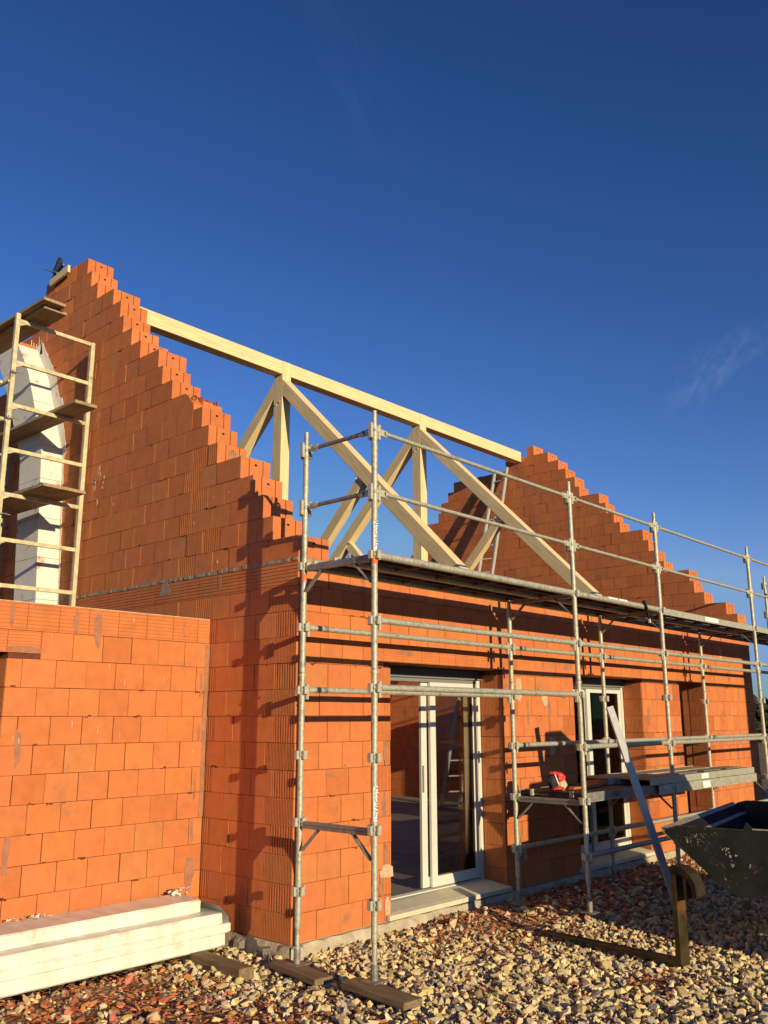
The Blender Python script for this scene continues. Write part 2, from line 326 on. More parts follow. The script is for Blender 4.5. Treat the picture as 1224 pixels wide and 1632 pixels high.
def brokenblock(mb,fn,a,b,z0,z1):
    t=tint(); prof=[(a-.166,z0),(b,z0),(b,z1),(a,z1),(a-.06,z1-.035),(a-.10,z1-.085),(a-.166,z1-.15)]
    mb.prism(prof,.003,.12,lambda u,z,n:fn(u,n,z),'brick',t)
    mb.prism([(a-.166,z0),(b,z0),(b,z1),(a+.05,z1),(a-.02,z1-.03),(a-.166,z1-.09)],.12,.25,lambda u,z,n:fn(u,n,z),'brick',(t[0]*1.05,t[1],t[2]))
    mb.prism([(a-.166,z0),(b,z0),(b,z1),(a+.02,z1),(a-.10,z1-.07),(a-.166,z1-.10)],.25,T,lambda u,z,n:fn(u,n,z),'brick',t)
    for i in range(26):
        q=random.random(); u=a-.15+q*.17; zz=z1-.10+q*.085+random.uniform(-.01,.02); n=random.uniform(.02,T-.02); s=random.uniform(.008,.03)
        mb.prism([(u-s,n-s*.5),(u+s*.8,n-s*.3),(u+s*.3,n+s)],zz-s*.6,zz+s*random.uniform(.4,1.3),lambda p,q_,h:fn(p,q_,h),'brick',(.9,.8,.8))
f1=lambda u,n,z:(n,u,z)
mb=gable(f1,0,34,lambda k:k*H if k>0 else .002,yend,None,True,'','')
# mortar bed over the ring beam and a handful of smears
def bed(mb,fn,u0,u1,z,n0,n1):
    u=u0
    while u<u1:
        d=random.uniform(.03,.10); p=random.uniform(-.002,.007); mb.prism([(u,n0-p),(min(u+d,u1),n0-p),(min(u+d,u1),n1),(u,n1)],z-random.uniform(0,.012),z+.022+random.uniform(0,.008),fn,'mortar'); u+=d
bed(mb,f1,.003,2*YR-.01,14*H+.001,.0,T-.01)
for u,z,w,h,mn in [(2.0,3.02,.16,.12,'mortar'),(1.1,3.0,.05,.14,'smear'),(.02,1.0,.0,.0,'smear')]:
    if w: smear(mb,f1,u,z,w,h,-.002,mn)
for i in range(10): smear(mb,f1,3.45+random.uniform(-.12,.12),4.35+random.uniform(-.25,.25),.03,random.uniform(.03,.09),-.003,'limewash',9)
# white efflorescence and lump of mortar on the step ends
fe=lambda u,n,z:(u,n,z)
def chips(mb,fn,n,ua,ub,ka,kb,zf,lim=None,off=-.0014):
    for i in range(n):
        k=random.randint(ka,kb); z=zf(k); u=random.uniform(ua,ub)
        if lim and not (lim(k)+.1<u<2*YR-lim(k)-.1): continue
        m_=random.randint(1,3)
        for q in range(m_): smear(mb,fn,u+q*.03,z+random.uniform(-.008,.008),random.uniform(.012,.055),random.uniform(.006,.020),off,'joint',9)
chips(mb,f1,90,.1,6,15,33,lambda k:k*H,lambda k:yend.get(k+1,0)); chips(mb,f1,16,.1,6,1,13,lambda k:k*H)
for i in range(30): # dusty pale bloom on some blocks
    k=random.randint(14,30); u=random.uniform(.5,4.5)
    if u>yend.get(k+1,0)+.3: smear(mb,f1,u,k*H+.11,random.uniform(.01,.03),random.uniform(.01,.05),-.0012,'limewash',8)
ob=mb.build('gable_wall',house); 
# mortar on the step ends (faces -y)
mb=MB()
for i in range(7):
    x=.14+i*.026; mb.box(x,x+.014,1.216-.006,1.23,19.05*H,19.05*H+random.uniform(.09,.17),'mortar')
mb.box(.03,.34,.86,1.21,19*H,19*H+.012,'mortar')
for i in range(20): s=random.uniform(.008,.02); x=random.uniform(.05,.33); y=random.uniform(.88,1.18); mb.box(x-s,x+s,y-s,y+s,19*H,19*H+.014+s*.6,'mortar')
mb.build('mortar_bedding',house)
# facade, face in the plane y=0, u=x
XE=10.39
OPEN=[(1.192,2.987),(4.505,6.296),(7.479,8.405)]; ZL=2.256
f2=lambda u,n,z:(u,n,z)
def facade():
    mb=MB(); HJ=.372
    for k in range(1,15):
        z0=(k-1)*H if k>1 else .002; z1=k*H; odd=k%2; c0=.275 if odd else .373
        spans=[(c0,XE)]
        if k<=10:
            for o in OPEN: spans=sub(spans,o)
        for s in spans:
            for a,b in splitrow(s[0],s[1],c0 if odd else c0):
                if k==14: block(mb,f2,a,b,-.003,HJ,z0,z1-.03); continue
                if k==11:
                    ov=[o for o in OPEN if a<o[1]+.12 and b>o[0]-.12]
                    if ov:
                        zz=ZL if (a<ov[0][1] and b>ov[0][0]) else z0
                        if zz==ZL and a>=ov[0][0]-.1 and b<=ov[0][1]+.1: horiz(mb,f2,a,b,0,HJ,zz,z1); continue
                        if zz==ZL:
                            horiz(mb,f2,max(a,ov[0][0]) if b>ov[0][1] or True else a,b,0,HJ,zz,z1) if False else block(mb,f2,a,b,0,HJ,zz,z1)
                            # the bearing side keeps its full height
                            if a<ov[0][0]: mb.box(a+.003,ov[0][0],.001,HJ-.001,z0,zz+.001,'brick',tint())
                            if b>ov[0][1]: mb.box(ov[0][1],b-.003,.001,HJ-.001,z0,zz+.001,'brick',tint())
                            continue
                end0=any(abs(a-o[1])<.01 for o in OPEN); end1=any(abs(b-o[0])<.01 for o in OPEN)
                g=(.0185,.007,.004) if (end0 or end1) and random.random()<.6 else None
                block(mb,f2,a,b,0,HJ,z0,z1,gf=g,gb=FINE if random.random()<.12 else None)
                if end0:      # combed reveal on the right jamb, faces -x
                    pp=[(HJ-.004,a+.004)]+[(.004,a+.004)]; poly=[(.004,a+.006)]; nn=.012
                    while nn<.27: poly+=[(nn,a-.001),(nn+.011,a-.001),(nn+.011,a+.005),(nn+.0185,a+.005)]; nn+=.0185
                    poly+=[(.30,a+.006)]
                    mb.prism(poly,z0+.004,z1-.004,lambda n,u,z:f2(u,n,z),'brick',tint())
        if k!=11: core(mb,f2,spans,0,HJ,z0,z1-.001 if k<14 else z1-.035)
        else:
            core(mb,f2,sub(sub(sub([(c0,XE)],OPEN[0]),OPEN[1]),OPEN[2]),0,HJ,z0,z1-.001)
            for o in OPEN: mb.prism([(o[0]-.02,.011),(o[1]+.02,.011),(o[1]+.02,HJ-.011),(o[0]-.02,HJ-.011)],ZL+.004,z1-.001,f2,'joint')
    mb.box(.02,XE-.02,.02,HJ-.02,14*H-.031,14*H-.006,'mortar')
    S=[(1.12,1.45,.06,.22),(1.10,.95,.07,.24),(1.12,.55,.06,.18),(1.06,.30,.06,.16),(.98,1.80,.04,.12),(.60,1.35,.05,.02),(.42,1.28,.12,.03),(1.42,2.36,.22,.05),(.82,2.95,.05,.20),(2.0,2.98,.10,.10),(3.12,2.1,.05,.18),
       (3.2,1.0,.05,.2),(3.3,.45,.07,.14),(3.75,1.3,.1,.12),(4.42,2.36,.2,.1),(3.5,1.8,.05,.25),(3.95,1.8,.05,.3),(6.45,1.75,.06,.22),(6.6,1.15,.07,.2),(6.75,2.05,.05,.2),(6.38,.7,.09,.3),(7.0,1.4,.05,.2),(7.3,1.2,.06,.2),(9.0,1.75,.07,.2),(9.5,1.2,.06,.25),(8.8,.8,.07,.2),(9.4,2.4,.1,.16),(8.7,2.5,.12,.1)]
    for u,z,w_,h_ in S: smear(mb,f2,u,z,w_,h_,-.0018,'smear')
    for u,z,w_,h_ in [(3.33,2.05,.10,.26),(3.86,2.05,.14,.28),(3.98,1.42,.10,.2),(3.2,1.25,.08,.14),(3.35,.35,.07,.16),(4.6,2.3,.02,.02),(7.05,2.25,.14,.16),(6.15,2.3,.02,.02),(1.13,.42,.16,.10),(1.14,.13,.07,.16),(9.1,2.75,.14,.16),(6.9,1.0,.12,.12),(3.0,2.275,.08,.015)]:
        smear(mb,f2,u,z,w_,h_,-.0026,'limewash')
    return mb
mbf=facade(); chips(mbf,f2,14,.1,1.1,1,12,lambda k:k*H); chips(mbf,f2,14,3.1,4.3,1,12,lambda k:k*H); chips(mbf,f2,22,6.4,9.9,4,13,lambda k:k*H); mbf.build('facade_wall',house)
# rear wall (seen only past the gable and through the doors)
mb=MB()
for k in range(1,15):
    z0=(k-1)*H if k>1 else .002; z1=k*H
    f3=lambda u,n,z:(u,2*YR-T-.002+n,z)
    sp=[(T+.004,10.016)]
    if 5<=k<=10: sp=sub(sub(sp,(2.2,3.6)),(6.4,7.8))
    for s in sp:
        for a,b in splitrow(s[0],s[1],.1 if k%2 else .1+B/2): block(mb,f3,a,b,0,T-.004,z0,z1)
    core(mb,f3,sp,0,T-.004,z0,z1-.001)
mb.build('rear_wall',house)
# far gable, inner face x=10.02
G=1.0161; gy=lambda y:(y+5.637)*G-5.637; gz=lambda z:(z-1.752)*G+1.752
ends2={}
raw={33:3.738,32:3.408,31:3.18,30:3.02,29:2.826,28:2.743,27:2.328,26:2.20,25:2.044,24:1.932,23:1.491,22:1.395,21:1.26,20:1.13,19:.685,18:.613,17:.451,16:.095,15:-.082}
for k,v in raw.items(): ends2[k]=max(0,gy(v))
hz2=lambda k: k*H if k<=14 else 14*H+(k-14)*.2151
ZT=gz(7.175); st2=(ZT-gz(3.434))/18
def rz2(k):
    if k<=0: return .002
    if k<=14: return k*H if k<14 else gz(3.434)-st2
    return gz(3.434)+(k-15)*st2
f4=lambda u,n,z:(10.02+n,u,z)
mb=MB()
for k in range(1,34):
    z0,z1=rz2(k-1),rz2(k)
    if k<=14: e,e2=.374,2*YR
    else: e=ends2[k]; e2=2*YR-e
    if k==33: e2=4.06
    if k==32: e2=4.60
    for a,b in splitrow(e,e2,.05 if k%2 else .05+B/2):
        g=COARSE if (k>8 and (4.9<a<5.5) and k%2) else None
        block(mb,f4,a,b,0,.37,z0,z1,gf=g,e0=(a==e and k>14))
    core(mb,f4,[(e,e2)],0,.37,z0,z1-.001)
mb.prism([(0.006,.002),(.365,.002),(.365,.368),(.006,.368)],14*H-.02,rz2(14)-.001,f4,'joint')
chips(mb,f4,70,.3,6.5,15,31,rz2,lambda k:ends2.get(k+1,0))
mb.build('gable_wall',house)
# footing and floor slab
mb=MB()
def rough(mb,x0,x1,y0,y1,z0,z1,mn,step=.12,amp=.012,face='y'):
    n=max(2,int((x1-x0)/step)); 
    for i in range(n):
        a=x0+(x1-x0)*i/n; b=x0+(x1-x0)*(i+1)/n; d=random.uniform(-amp,amp)
        mb.box(a,b,y0+d,y1,z0,z1+random.uniform(-.004,0),mn)
fx=[]
def strip(mb,n,fn,out0,z1,mn,amp):
    vs=[];fs=[]
    for i in range(n+1):
        t_=i/n
        for j,(o,z) in enumerate([(0,z1),(out0,z1),(out0+.01,z1-.05),(out0+.02,-.4)]):
            d=amp*noise.noise(Vector((t_*n*.55,j*1.3,out0)))*(1 if j else 0); vs.append(fn(t_,o+d,z+ (amp*.5*noise.noise(Vector((t_*n*.7,j*2.,5))) if j else 0)))
    for i in range(n):
        for j in range(3): fs.append((i*4+j,(i+1)*4+j,(i+1)*4+j+1,i*4+j+1))
    mb.add(vs,fs,mn,(1,1,1),False)
strip(mb,140,lambda t,o,z:(-.03+t*(XE+.06),-o+.01,z),.035,-.004,'concrete',.035)
strip(mb,60,lambda t,o,z:(-o+.01,-.03+t*4.5,z),.035,-.004,'concrete',.035)
mb.box(.02,XE,.02,2*YR,-.35,-.002,'concrete')
mb.build('footing',house)
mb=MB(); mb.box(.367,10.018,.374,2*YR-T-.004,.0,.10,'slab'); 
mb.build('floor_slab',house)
# ------------------------------------------------------------------ patio doors
def patio(x0,x1,name_label,opened):
    fr=MB(); y0,y1=.281,.36; zt=2.225; zb=.105
    fr.box(x0+.004,x1-.004,y0-.02,y1,zt-.058,ZL-.003,'shutter')                 # shutter box front
    fr.box(x0+.004,x1-.004,y0-.028,y0-.02,zt-.075,zt-.055,'frame_grey')
    fr.box(x0+.004,x0+.055,y0,y1,.10,zt-.075,'frame'); fr.box(x1-.058,x1-.004,y0,y1,.10,zt-.075,'frame')
    fr.box(x0+.055,x1-.058,y0+.002,y1,zt-.115,zt-.076,'frame_grey'); fr.box(x0+.004,x1-.004,y0-.004,y1+.01,.055,.105,'frame')
    fr.box(x0+.055,x1-.058,y0+.02,y0+.024,.105,.118,'frame_grey')
    for i in range(4): fr.box(x0+.35+i*.12,x0+.38+i*.12,y0-.0055,y0-.003,.075,.083,'black')
    f=fr.build('patio_door',house,.002)
    xm=(x0+x1)/2+ (-.05)
    def sash(a,b,ya,pane=True):
        s=MB(); s.box(a,a+.085,ya,ya+.032,.12,2.145,'frame'); s.box(b-.075,b,ya+.0005,ya+.0315,.12,2.145,'frame'); s.box(a+.085,b-.075,ya+.001,ya+.031,.12,.215,'frame'); s.box(a+.085,b-.075,ya+.001,ya+.031,2.065,2.145,'frame')
        s.box(a+.084,a+.092,ya+.008,ya+.024,.215,2.065,'black'); s.box(b-.083,b-.074,ya+.008,ya+.024,.215,2.065,'black')
        o=s.build('door_sash',f,.002)
        if not pane: return o
        g=MB(); g.box(a+.088,b-.078,ya+.014,ya+.018,.213,2.067,'glass'); g.build('glass_pane',f)
        return o
    if opened:
        sash(xm+.085,x1-.062,y0+.004); 
        # second leaf slid behind the first: only its stile shows
        sash(xm-.02,x1-.17,y0+.042,False)
    else:
        sash(xm-.03,x1-.062,y0+.004); sash(x0+.06,xm+.04,y0+.042)
    h=MB(); h.box(xm-.012,xm+.006,y0+.030,y0+.041,1.02,1.28,'frame_grey'); h.build('door_handle',f)
patio(*OPEN[0],'',True); patio(*OPEN[1],'',False)
for o in OPEN[:2]:
    mb=MB(); a,b=o
    prof=[(-.035,.045),(-.035,.012),(.28,.012),(.28,.098),(.20,.098),(-.03,.058)]
    for p,q in ((a-.07,a+(b-a)*.55-.002),(a+(b-a)*.55+.002,b+.03)):
        inner=[(max(p,a+.003),min(q,b-.003))]
        mb.prism([(-.045,.052),(-.045,.010),(-.003,.010),(-.003,.060)],p,q,lambda n,z,u:(u,n,z),'stone_sill')
        mb.prism([(-.003,.060),(-.003,.010),(.275,.010),(.275,.094),(.22,.094)],inner[0][0],inner[0][1],lambda n,z,u:(u,n,z),'stone_sill')
    mb.build('door_sill',house,.003)
# ------------------------------------------------------------------ annex
annex=thing('brick_annex','low sunlit orange block annex wall left of the house corner','annex')
mb=MB(); YA=1.2; f5=lambda u,n,z:(u,YA+n,z); XL=-6.5; XR=-.012
for k in range(1,13):
    z0=(k-1)*H if k>1 else .002; z1=k*H; sp=[(XL,XR)]; 
    if k<=10: sp=sub(sp,(-3.1,-1.93))
    off=-.289 if k%2 else -.289-B/2
    for s in sp:
        for a,b in splitrow(s[0],s[1],off):
            if k==12: horiz(mb,f5,a,b,0,T,z0,z1); continue
            if k==11 and b>-3.1 and a<-1.93:
                if b<=-1.66: horiz(mb,f5,a,b,0,T,ZL,z1); 
                else: block(mb,f5,a,b,0,T,z0+.05,z1)
                continue
            end0=abs(a+1.93)<.01
            block(mb,f5,a,b,0,T,z0,z1,gf=None)
            if end0:
                poly=[(.004,a+.006)]; nn=.012
                while nn<.34: poly+=[(nn,a-.001),(nn+.011,a-.001),(nn+.011,a+.005),(nn+.0185,a+.005)]; nn+=.0185
                poly+=[(.355,a+.006)]; mb.prism(poly,z0+.004,z1-.004,lambda n,u,z:f5(u,n,z),'brick',(.8,.85,.8))
    if k!=11: core(mb,f5,sp,0,T,z0,z1-.001)
    else: core(mb,f5,[(XL,-3.1),(-1.93,XR)],0,T,z0,z1-.001); mb.prism([(-3.12,.011),(-1.9,.011),(-1.9,T-.011),(-3.12,T-.011)],ZL+.003,z1-.001,f5,'joint')
mb.box(XL,XR-.004,YA-.001,YA+T,12*H-.001,12*H+.006,'limewash')
for u,z,w_,h_ in [(-1.92,2.54,.035,.17),(-1.37,2.53,.045,.19),(-1.17,2.485,.06,.25),(-.085,2.05,.03,.22),(-.09,1.6,.03,.22),(-.11,1.15,.03,.24),(-1.78,1.53,.05,.28),(-1.80,.75,.05,.30),(-.13,.42,.10,.24),(-1.80,2.285,.30,.05),(-.30,2.55,.02,.12),(-.12,.78,.03,.2)]:
    smear(mb,f5,u,z,w_,h_,-.0018,'smear')
mb.prism([(XR-.045,-.004),(XR,-.004),(XR,.01),(XR-.045,.01)],.9,2.42,f5,'smear')
for i in range(16): smear(mb,f5,random.uniform(-1.9,-.1),random.uniform(1.4,2.62),random.uniform(.003,.008),random.uniform(.02,.06),-.0022,'limewash',8)
chips(mb,f5,22,-1.9,-.1,2,11,lambda k:k*H); mb.build('annex_wall',annex)
mb=MB(); mb.box(XL,XR,YA+.01,YA+T-.01,-.35,-.001,'concrete'); mb.box(XL,XL+T,YA+T+.002,9.0,.0,12*H,'brick'); mb.box(XL+T+.002,-.02,8.6,8.95,.0,12*H,'brick'); mb.build('annex_rear_walls',annex)
# ------------------------------------------------------------------ flue on the gable
flue=thing('rendered_flue','white rendered flue bending up the brown gable behind the ladder frames','flue')
XC=-.27
def flueprism(sec,mn,mb):
    vs=[];n=4
    for (y0,y1,x,z) in sec: vs+=[(x,y0,z),(-.001,y0,z),(-.001,y1,z),(x,y1,z)]
    fs=[(3,2,1,0)]+[tuple(range(len(vs)-4,len(vs)))]
    for i in range(len(sec)-1):
        for j in range(4): fs.append((i*4+j,i*4+(j+1)%4,(i+1)*4+(j+1)%4,(i+1)*4+j))
    mb.add(vs,fs,mn)
YF=[(0,4.17),(2.6,4.17),(3.05,4.19),(4.96,4.38),(5.56,4.66),(6.12,4.94),(6.62,5.33)]
def yf(z):
    for (a,b),(c,d) in zip(YF,YF[1:]):
        if z<=c: return b+(d-b)*(z-a)/(c-a)
    return YF[-1][1]
def wd(z): return .55 if z<4.9 else .55+.10*min(1,(z-4.9))
lv=[0,.6,1.1,1.6,2.1,2.6,3.1,3.6,4.09,4.58,5.02,5.66,6.22,6.60]
mb=MB()
for a,b in zip(lv,lv[1:]):
    n=4; zs=[a+.003+(b-a-.006)*i/n for i in range(n+1)]
    flueprism([(yf(z),yf(z)+wd(z),XC+random.uniform(-.002,.002),z) for z in zs],'plaster',mb)
    flueprism([(yf(z)+.006,yf(z)+wd(z)-.006,XC+.006,z) for z in (a-.004,a+.005)],'mortar',mb)
mb.build('flue_shaft',flue)
mb=MB(); mb.prism([(5.36,XC+.0),(5.36,-.001),(5.42,-.001),(6.0,-.001),(6.0,XC)],6.60,6.66,lambda y,x,z:(x,y,z),'brick',(1.1,1,1)); mb.build('flue_cap',flue)
# plaster feathered on to the wall either side
mb=MB()
def feather(zs,dist,side):
    pr=[]; 
    for z,d in zip(zs,dist):
        y=yf(z)-d if side<0 else yf(z)+wd(z)+d; pr.append((y,z))
    base=[(yf(z)+.02 if side<0 else yf(z)+wd(z)-.02,z) for z in zs][::-1]; P_=pr+base
    mb.prism(P_,-.004,.001,lambda y,z,x:(x,y,z),'plaster')
zs=[2.7+i*.05 for i in range(80)]
def dd(z):
    v=.045+.03*noise.noise(Vector((z*9,1,1)))
    if z>4.9: v=.10+.09*min(1,(z-4.9)/.8)+.05*noise.noise(Vector((z*14,4,1)))
    if z>5.5 and z<5.75: v+=.05
    return max(.01,v)
feather(zs,[dd(z) for z in zs],-1)
for i in range(5): # ragged trowel fingers above
    y=5.15+i*.075; mb.prism([(y,6.5),(y+.07,6.5),(y+.05,6.72+random.uniform(-.03,.08)),(y+.03,6.62)],-.004-.0007*i,.001,lambda a,b,x:(x,a,b),'plaster')
mb.build('plaster_feathering',flue)
# ------------------------------------------------------------------ ladder-frame scaffold by the flue and its planks
lf=thing('ladder_frame_scaffold','yellowed steel ladder-frame scaffold standing behind the annex wall by the flue','scaffold')
def ladderframe(y,zt_r,zt_l,rungs,x0=-1.02,x1=-.085):
    for x,zt in ((x1,zt_r),(x0,zt_l)):
        b=MB(); b.box(x-.025,x+.025,y-.025,y+.025,.0,zt,'paintframe'); b.box(x-.05,x+.05,y-.05,y+.05,-.01,.008,'paintframe'); b.build('upright',lf,.004)
    for z in rungs:
        b=MB(); b.box(x0+.025,x1-.025,y-.017,y+.017,z-.022,z+.022,'paintframe')
        b.prism([(x0+.025,z-.02),(x0+.11,z-.02),(x0+.025,z-.06)],y-.012,y+.012,lambda a,c,h:(a,h,c),'paintframe')
        b.build('rung',lf,.003)
RG=[.6,1.1,1.61,2.12,2.63,3.137,3.63,4.13,4.637,5.15,5.655,6.155]
ladderframe(3.68,6.18,6.24,RG); ladderframe(5.68,6.0,6.1,RG)
b=MB(); b.tube((-1.045,3.68,5.42),(-1.045,5.68,5.42),.017,'paintframe'); b.build('side_brace',lf)
b=MB(); b.tube((-1.045,3.66,4.95),(-1.045,5.68,5.4),.014,'paintframe'); b.build('side_brace',lf)
for z in (5.52,4.98,3.9):
    b=MB(); b.box(-1.06,-.99,3.62,3.655,z-.006,z+.006,'galv_dark'); b.tube((-1.03,3.64,z-.02),(-1.03,3.64,z+.03),.008,'galv_dark',8); b.tube((-1.0,3.6,z),(-.93,3.6,z-.01),.006,'galv_dark',8); b.build('locking_pin',lf)
def plank(label,p0,p1,w,h,grp='planks lying across the ladder frames',mn='plank'):
    o=beam('scaffold_plank',p0,p1,w,h,mn); tag(o,label,'plank',grp); return o
plank('topmost weathered plank above the ladder frames, nearest the sky',(-.86,3.14,6.262),(-.92,6.1,6.262),.26,.036)
plank('second weathered plank tucked right under the topmost one',(-.79,3.25,6.222),(-.80,6.1,6.222),.27,.036)
plank('middle bare plank crossing the flue on the ladder frames',(-.38,3.17,5.20),(-.42,6.2,5.20),.27,.040)
plank('lowest wide brown plank on the ladder frames, near the annex',(-.55,3.17,4.185),(-.66,6.2,4.185),.50,.036)
# board and clamp at the gable top
cb=beam('fixing_board',(-.045,4.52,7.50),(-.045,5.0,7.455),.035,.105,'timber'); tag(cb,'short pale board fixed near the left gable peak','board')
cl=thing('gable_clamp','dark clamp with a blue grip hooked over the left gable peak','clamp')
b=MB(); b.bar((-.05,4.98,7.50),(-.05,4.66,7.62),.02,.035,'black'); b.bar((.02,5.02,7.80),(-.07,4.63,7.59),.02,.03,'galv_dark'); b.build('clamp_bar',cl)
b=MB(); b.bar((-.06,4.90,7.55),(-.06,4.75,7.73),.045,.05,'ink'); b.build('grip',cl)
b=MB(); b.tube((-.10,5.10,7.68),(-.07,4.80,7.53),.010,'galv_dark'); b.build('screw_rod',cl)
# ------------------------------------------------------------------ roof timbers
TW=.175
def truss(X,label,grp):
    t=thing('timber_truss',label,'truss',grp); xc=X+TW/2
    beam('king_post',(xc,4.2925,3.12),(xc,4.2925,7.178),TW,.195,'timber',t,up=(0,1,0))
    s=.992; dz=.26; nrm=dz/math.sqrt(1+s*s)
    for sg in (-1,1):
        yk=4.195 if sg<0 else 4.39
        zt=6.88; yb=.42 if sg<0 else 8.16; zb=zt-abs(yb-yk)*s
        # centre line, cut plumb by overlapping 15 mm into the post
        p0=Vector((xc,yk-sg*.0,zt-dz/2)); p1=Vector((xc,yb,zb-dz/2))
        b=MB(); L=1
        prof=[(yk-sg*.02,zt+.02*s),(yk-sg*.02,zt+.02*s-dz),(yb,zb-dz),(yb,zb)]
        o=plumb('rafter',X+.001,X+TW-.001,prof,'timber',t,(0,p1.y-p0.y,p1.z-p0.z))
        ym=2.50 if sg<0 else 6.085; zm=zt-abs(ym-yk)*s-dz+.02
        ys=4.195 if sg<0 else 4.39; zs_=3.20
        beam('strut',(xc,ys-sg*.02,zs_),(xc,ym+sg*.06,zm+.11),.12,.15,'timber',t)
        # timber pegs
    for y,z in ((4.25,6.52),(4.33,6.48),(2.60,4.98),(5.98,5.0)): b=MB(); b.tube((X-.012,y,z),(X+.02,y,z),.012,'timber',8); b.build('peg',t)
    beam('tie_beam',(xc,.40,2.98),(xc,8.2,2.98),TW-.01,.19,'timber',t)
    return t
def plumb(name,x0,x1,prof,mn,parent,axis):
    a=Vector(axis).normalized(); y=Vector((1,0,0)); z=a.cross(y); o0=Vector((x0,prof[0][0],prof[0][1]))
    mw=Matrix(((a.x,y.x,z.x,o0.x),(a.y,y.y,z.y,o0.y),(a.z,y.z,z.z,o0.z),(0,0,0,1)))
    off=Vector((random.uniform(-30,30),random.uniform(-20,20),random.uniform(-20,20))); inv=mw.inverted()
    b=MB(); n=len(prof); vs=[inv@Vector((x0,p,q))+off for p,q in prof]+[inv@Vector((x1,p,q))+off for p,q in prof]
    b.add(vs,[tuple(range(n-1,-1,-1)),tuple(range(n,2*n))]+[(i,(i+1)%n,n+(i+1)%n,n+i) for i in range(n)],mn)
    o=b.build(name,parent,.004); o.matrix_world=mw@Matrix.Translation(-off); return o
X1,X2=3.393,6.714
truss(X1,'pale timber roof truss nearest the left gable, king post with two rafters','roof trusses under the ridge')
truss(X2,'pale timber roof truss nearer the far gable and its leaning ladder','roof trusses under the ridge')
for (a,b_),lb in zip([(.05,X1+.0),(X1+TW,X2),(X2+TW,10.019)],['ridge beam running from the left gable to the first truss','ridge beam spanning between the two roof trusses','ridge beam from the second truss into the far gable']):
    o=beam('ridge_beam',(a,4.2925,7.07),(b_,4.2925,7.07),.185,.215,'timber'); tag(o,lb,'beam','ridge beams')
# ladder against the far gable
la=thing('leaning_ladder','long aluminium ladder leaning inside against the far gable','ladder')
def lerp(a,b,t): return Vector(a)+(Vector(b)-Vector(a))*t
LT=((9.97,4.83,6.90),(9.97,4.52,6.92)); LB=((8.47,5.26,.105),(8.86,5.12,.105))
for i in (0,1): b=MB(); b.bar(LB[i],LT[i],.03,.075,'alu',up=(1,0,.2)); b.build('stile',la)
for i in range(1,24): b=MB(); q=i/24; b.tube(lerp(LB[0],LT[0],q),lerp(LB[1],LT[1],q),.015,'alu',8); b.build('rung',la)
# ------------------------------------------------------------------ facade scaffold
sf=thing('facade_scaffold','galvanised tube scaffold with decks standing along the house front','scaffold')
XS=[-.201,2.759,4.711,7.658,10.59]; YI,YO=-.295,-1.087; Z0=.472
Lz=lambda k:Z0+.5*k
RP=.0242
def standard(x,y,ztop,zbot=-.03,cups=range(0,8),sticker=None,tape=None,inner=False):
    b=MB(); b.tube((x,y,zbot+.25),(x,y,ztop-.12),RP,'galv',14); b.tube((x,y,ztop-.12),(x,y,ztop),.0185,'galv',12)
    b.tube((x,y,zbot),(x,y,zbot+.26),.018,'galv',12)
    b.tube((x,y,Lz(3)+.105),(x,y,Lz(3)+.118),.031,'cast',14); b.tube((x+.03,y-.02,Lz(3)+.12),(x-.03,y-.02,Lz(3)+.14),.004,'cast',6)
    o=b.build('standard',sf)
    for k in cups:
        z=Lz(k)
        if z>ztop: continue
        up=k>=6; c=MB()
        for dx,dy in ((-1,0),(1,0),(0,-1),(0,1)):
            if up and (dy==-1): continue
            hh=.07 if up else .036; cx,cy=x+dx*.045,y+dy*.045
            # U-shaped pocket: two cheeks and an outer web
            if dx: c.box(cx-.011,cx+.011,y-.017,y+.017,z-hh,z+hh*.8,'cast'); c.box(min(x,cx),max(x,cx),y-.006,y+.006,z-hh*.8,z+hh*.6,'cast')
            else: c.box(x-.017,x+.017,cy-.011,cy+.011,z-hh,z+hh*.8,'cast'); c.box(x-.006,x+.006,min(y,cy),max(y,cy),z-hh*.8,z+hh*.6,'cast')
        c.box(x-.026,x+.026,y-.026,y+.026,z-.012,z+.012,'cast'); c.build('wedge_pocket',o,.002)
    p=MB(); p.box(x-.07,x+.07,y-.07,y+.07,zbot-.008,zbot,'galv_dark'); p.tube((x,y,zbot),(x,y,zbot+.10),.026,'galv_dark',12); p.box(x-.055,x+.055,y-.007,y+.007,zbot+.105,zbot+.12,'galv_dark'); p.build('base_plate',o,.002)
    for (z0,z1,words) in (sticker or []):
        s=MB(); ac=math.atan2(-y+CAM.y,-x+CAM.x)
        n=8; vs=[]
        for i in range(n+1):
            a=math.radians(-100-55+ -0)+math.radians(150)*i/n; vs+=[(x+math.cos(a)*(RP+.0012),y+math.sin(a)*(RP+.0012),z0),(x+math.cos(a)*(RP+.0012),y+math.sin(a)*(RP+.0012),z1)]
        s.add(vs,[(2*i,2*i+2,2*i+3,2*i+1) for i in range(n)],'white'); s.build('sticker',o)
        nrm=Vector((-.28,-.96,0)).normalized(); zz=Vector((0,0,1)); # letters climb down the tube
        xa=-zz; ya=zz.cross(nrm)*1; ya=nrm.cross(xa)
        c0=Vector((x,y,(z0+z1)/2))+nrm*(RP+.002)
        mw=Matrix(((xa.x,ya.x,nrm.x,c0.x),(xa.y,ya.y,nrm.y,c0.y),(xa.z,ya.z,nrm.z,c0.z),(0,0,0,1)))
        text_mesh(words,.040,mw,'ink','sticker_lettering',o)
    if tape:
        s=MB(); s.tube((x,y,tape-.03),(x,y,tape+.03),RP+.0012,'orange',14,cap=False); s.build('marking_tape',o)
    return o
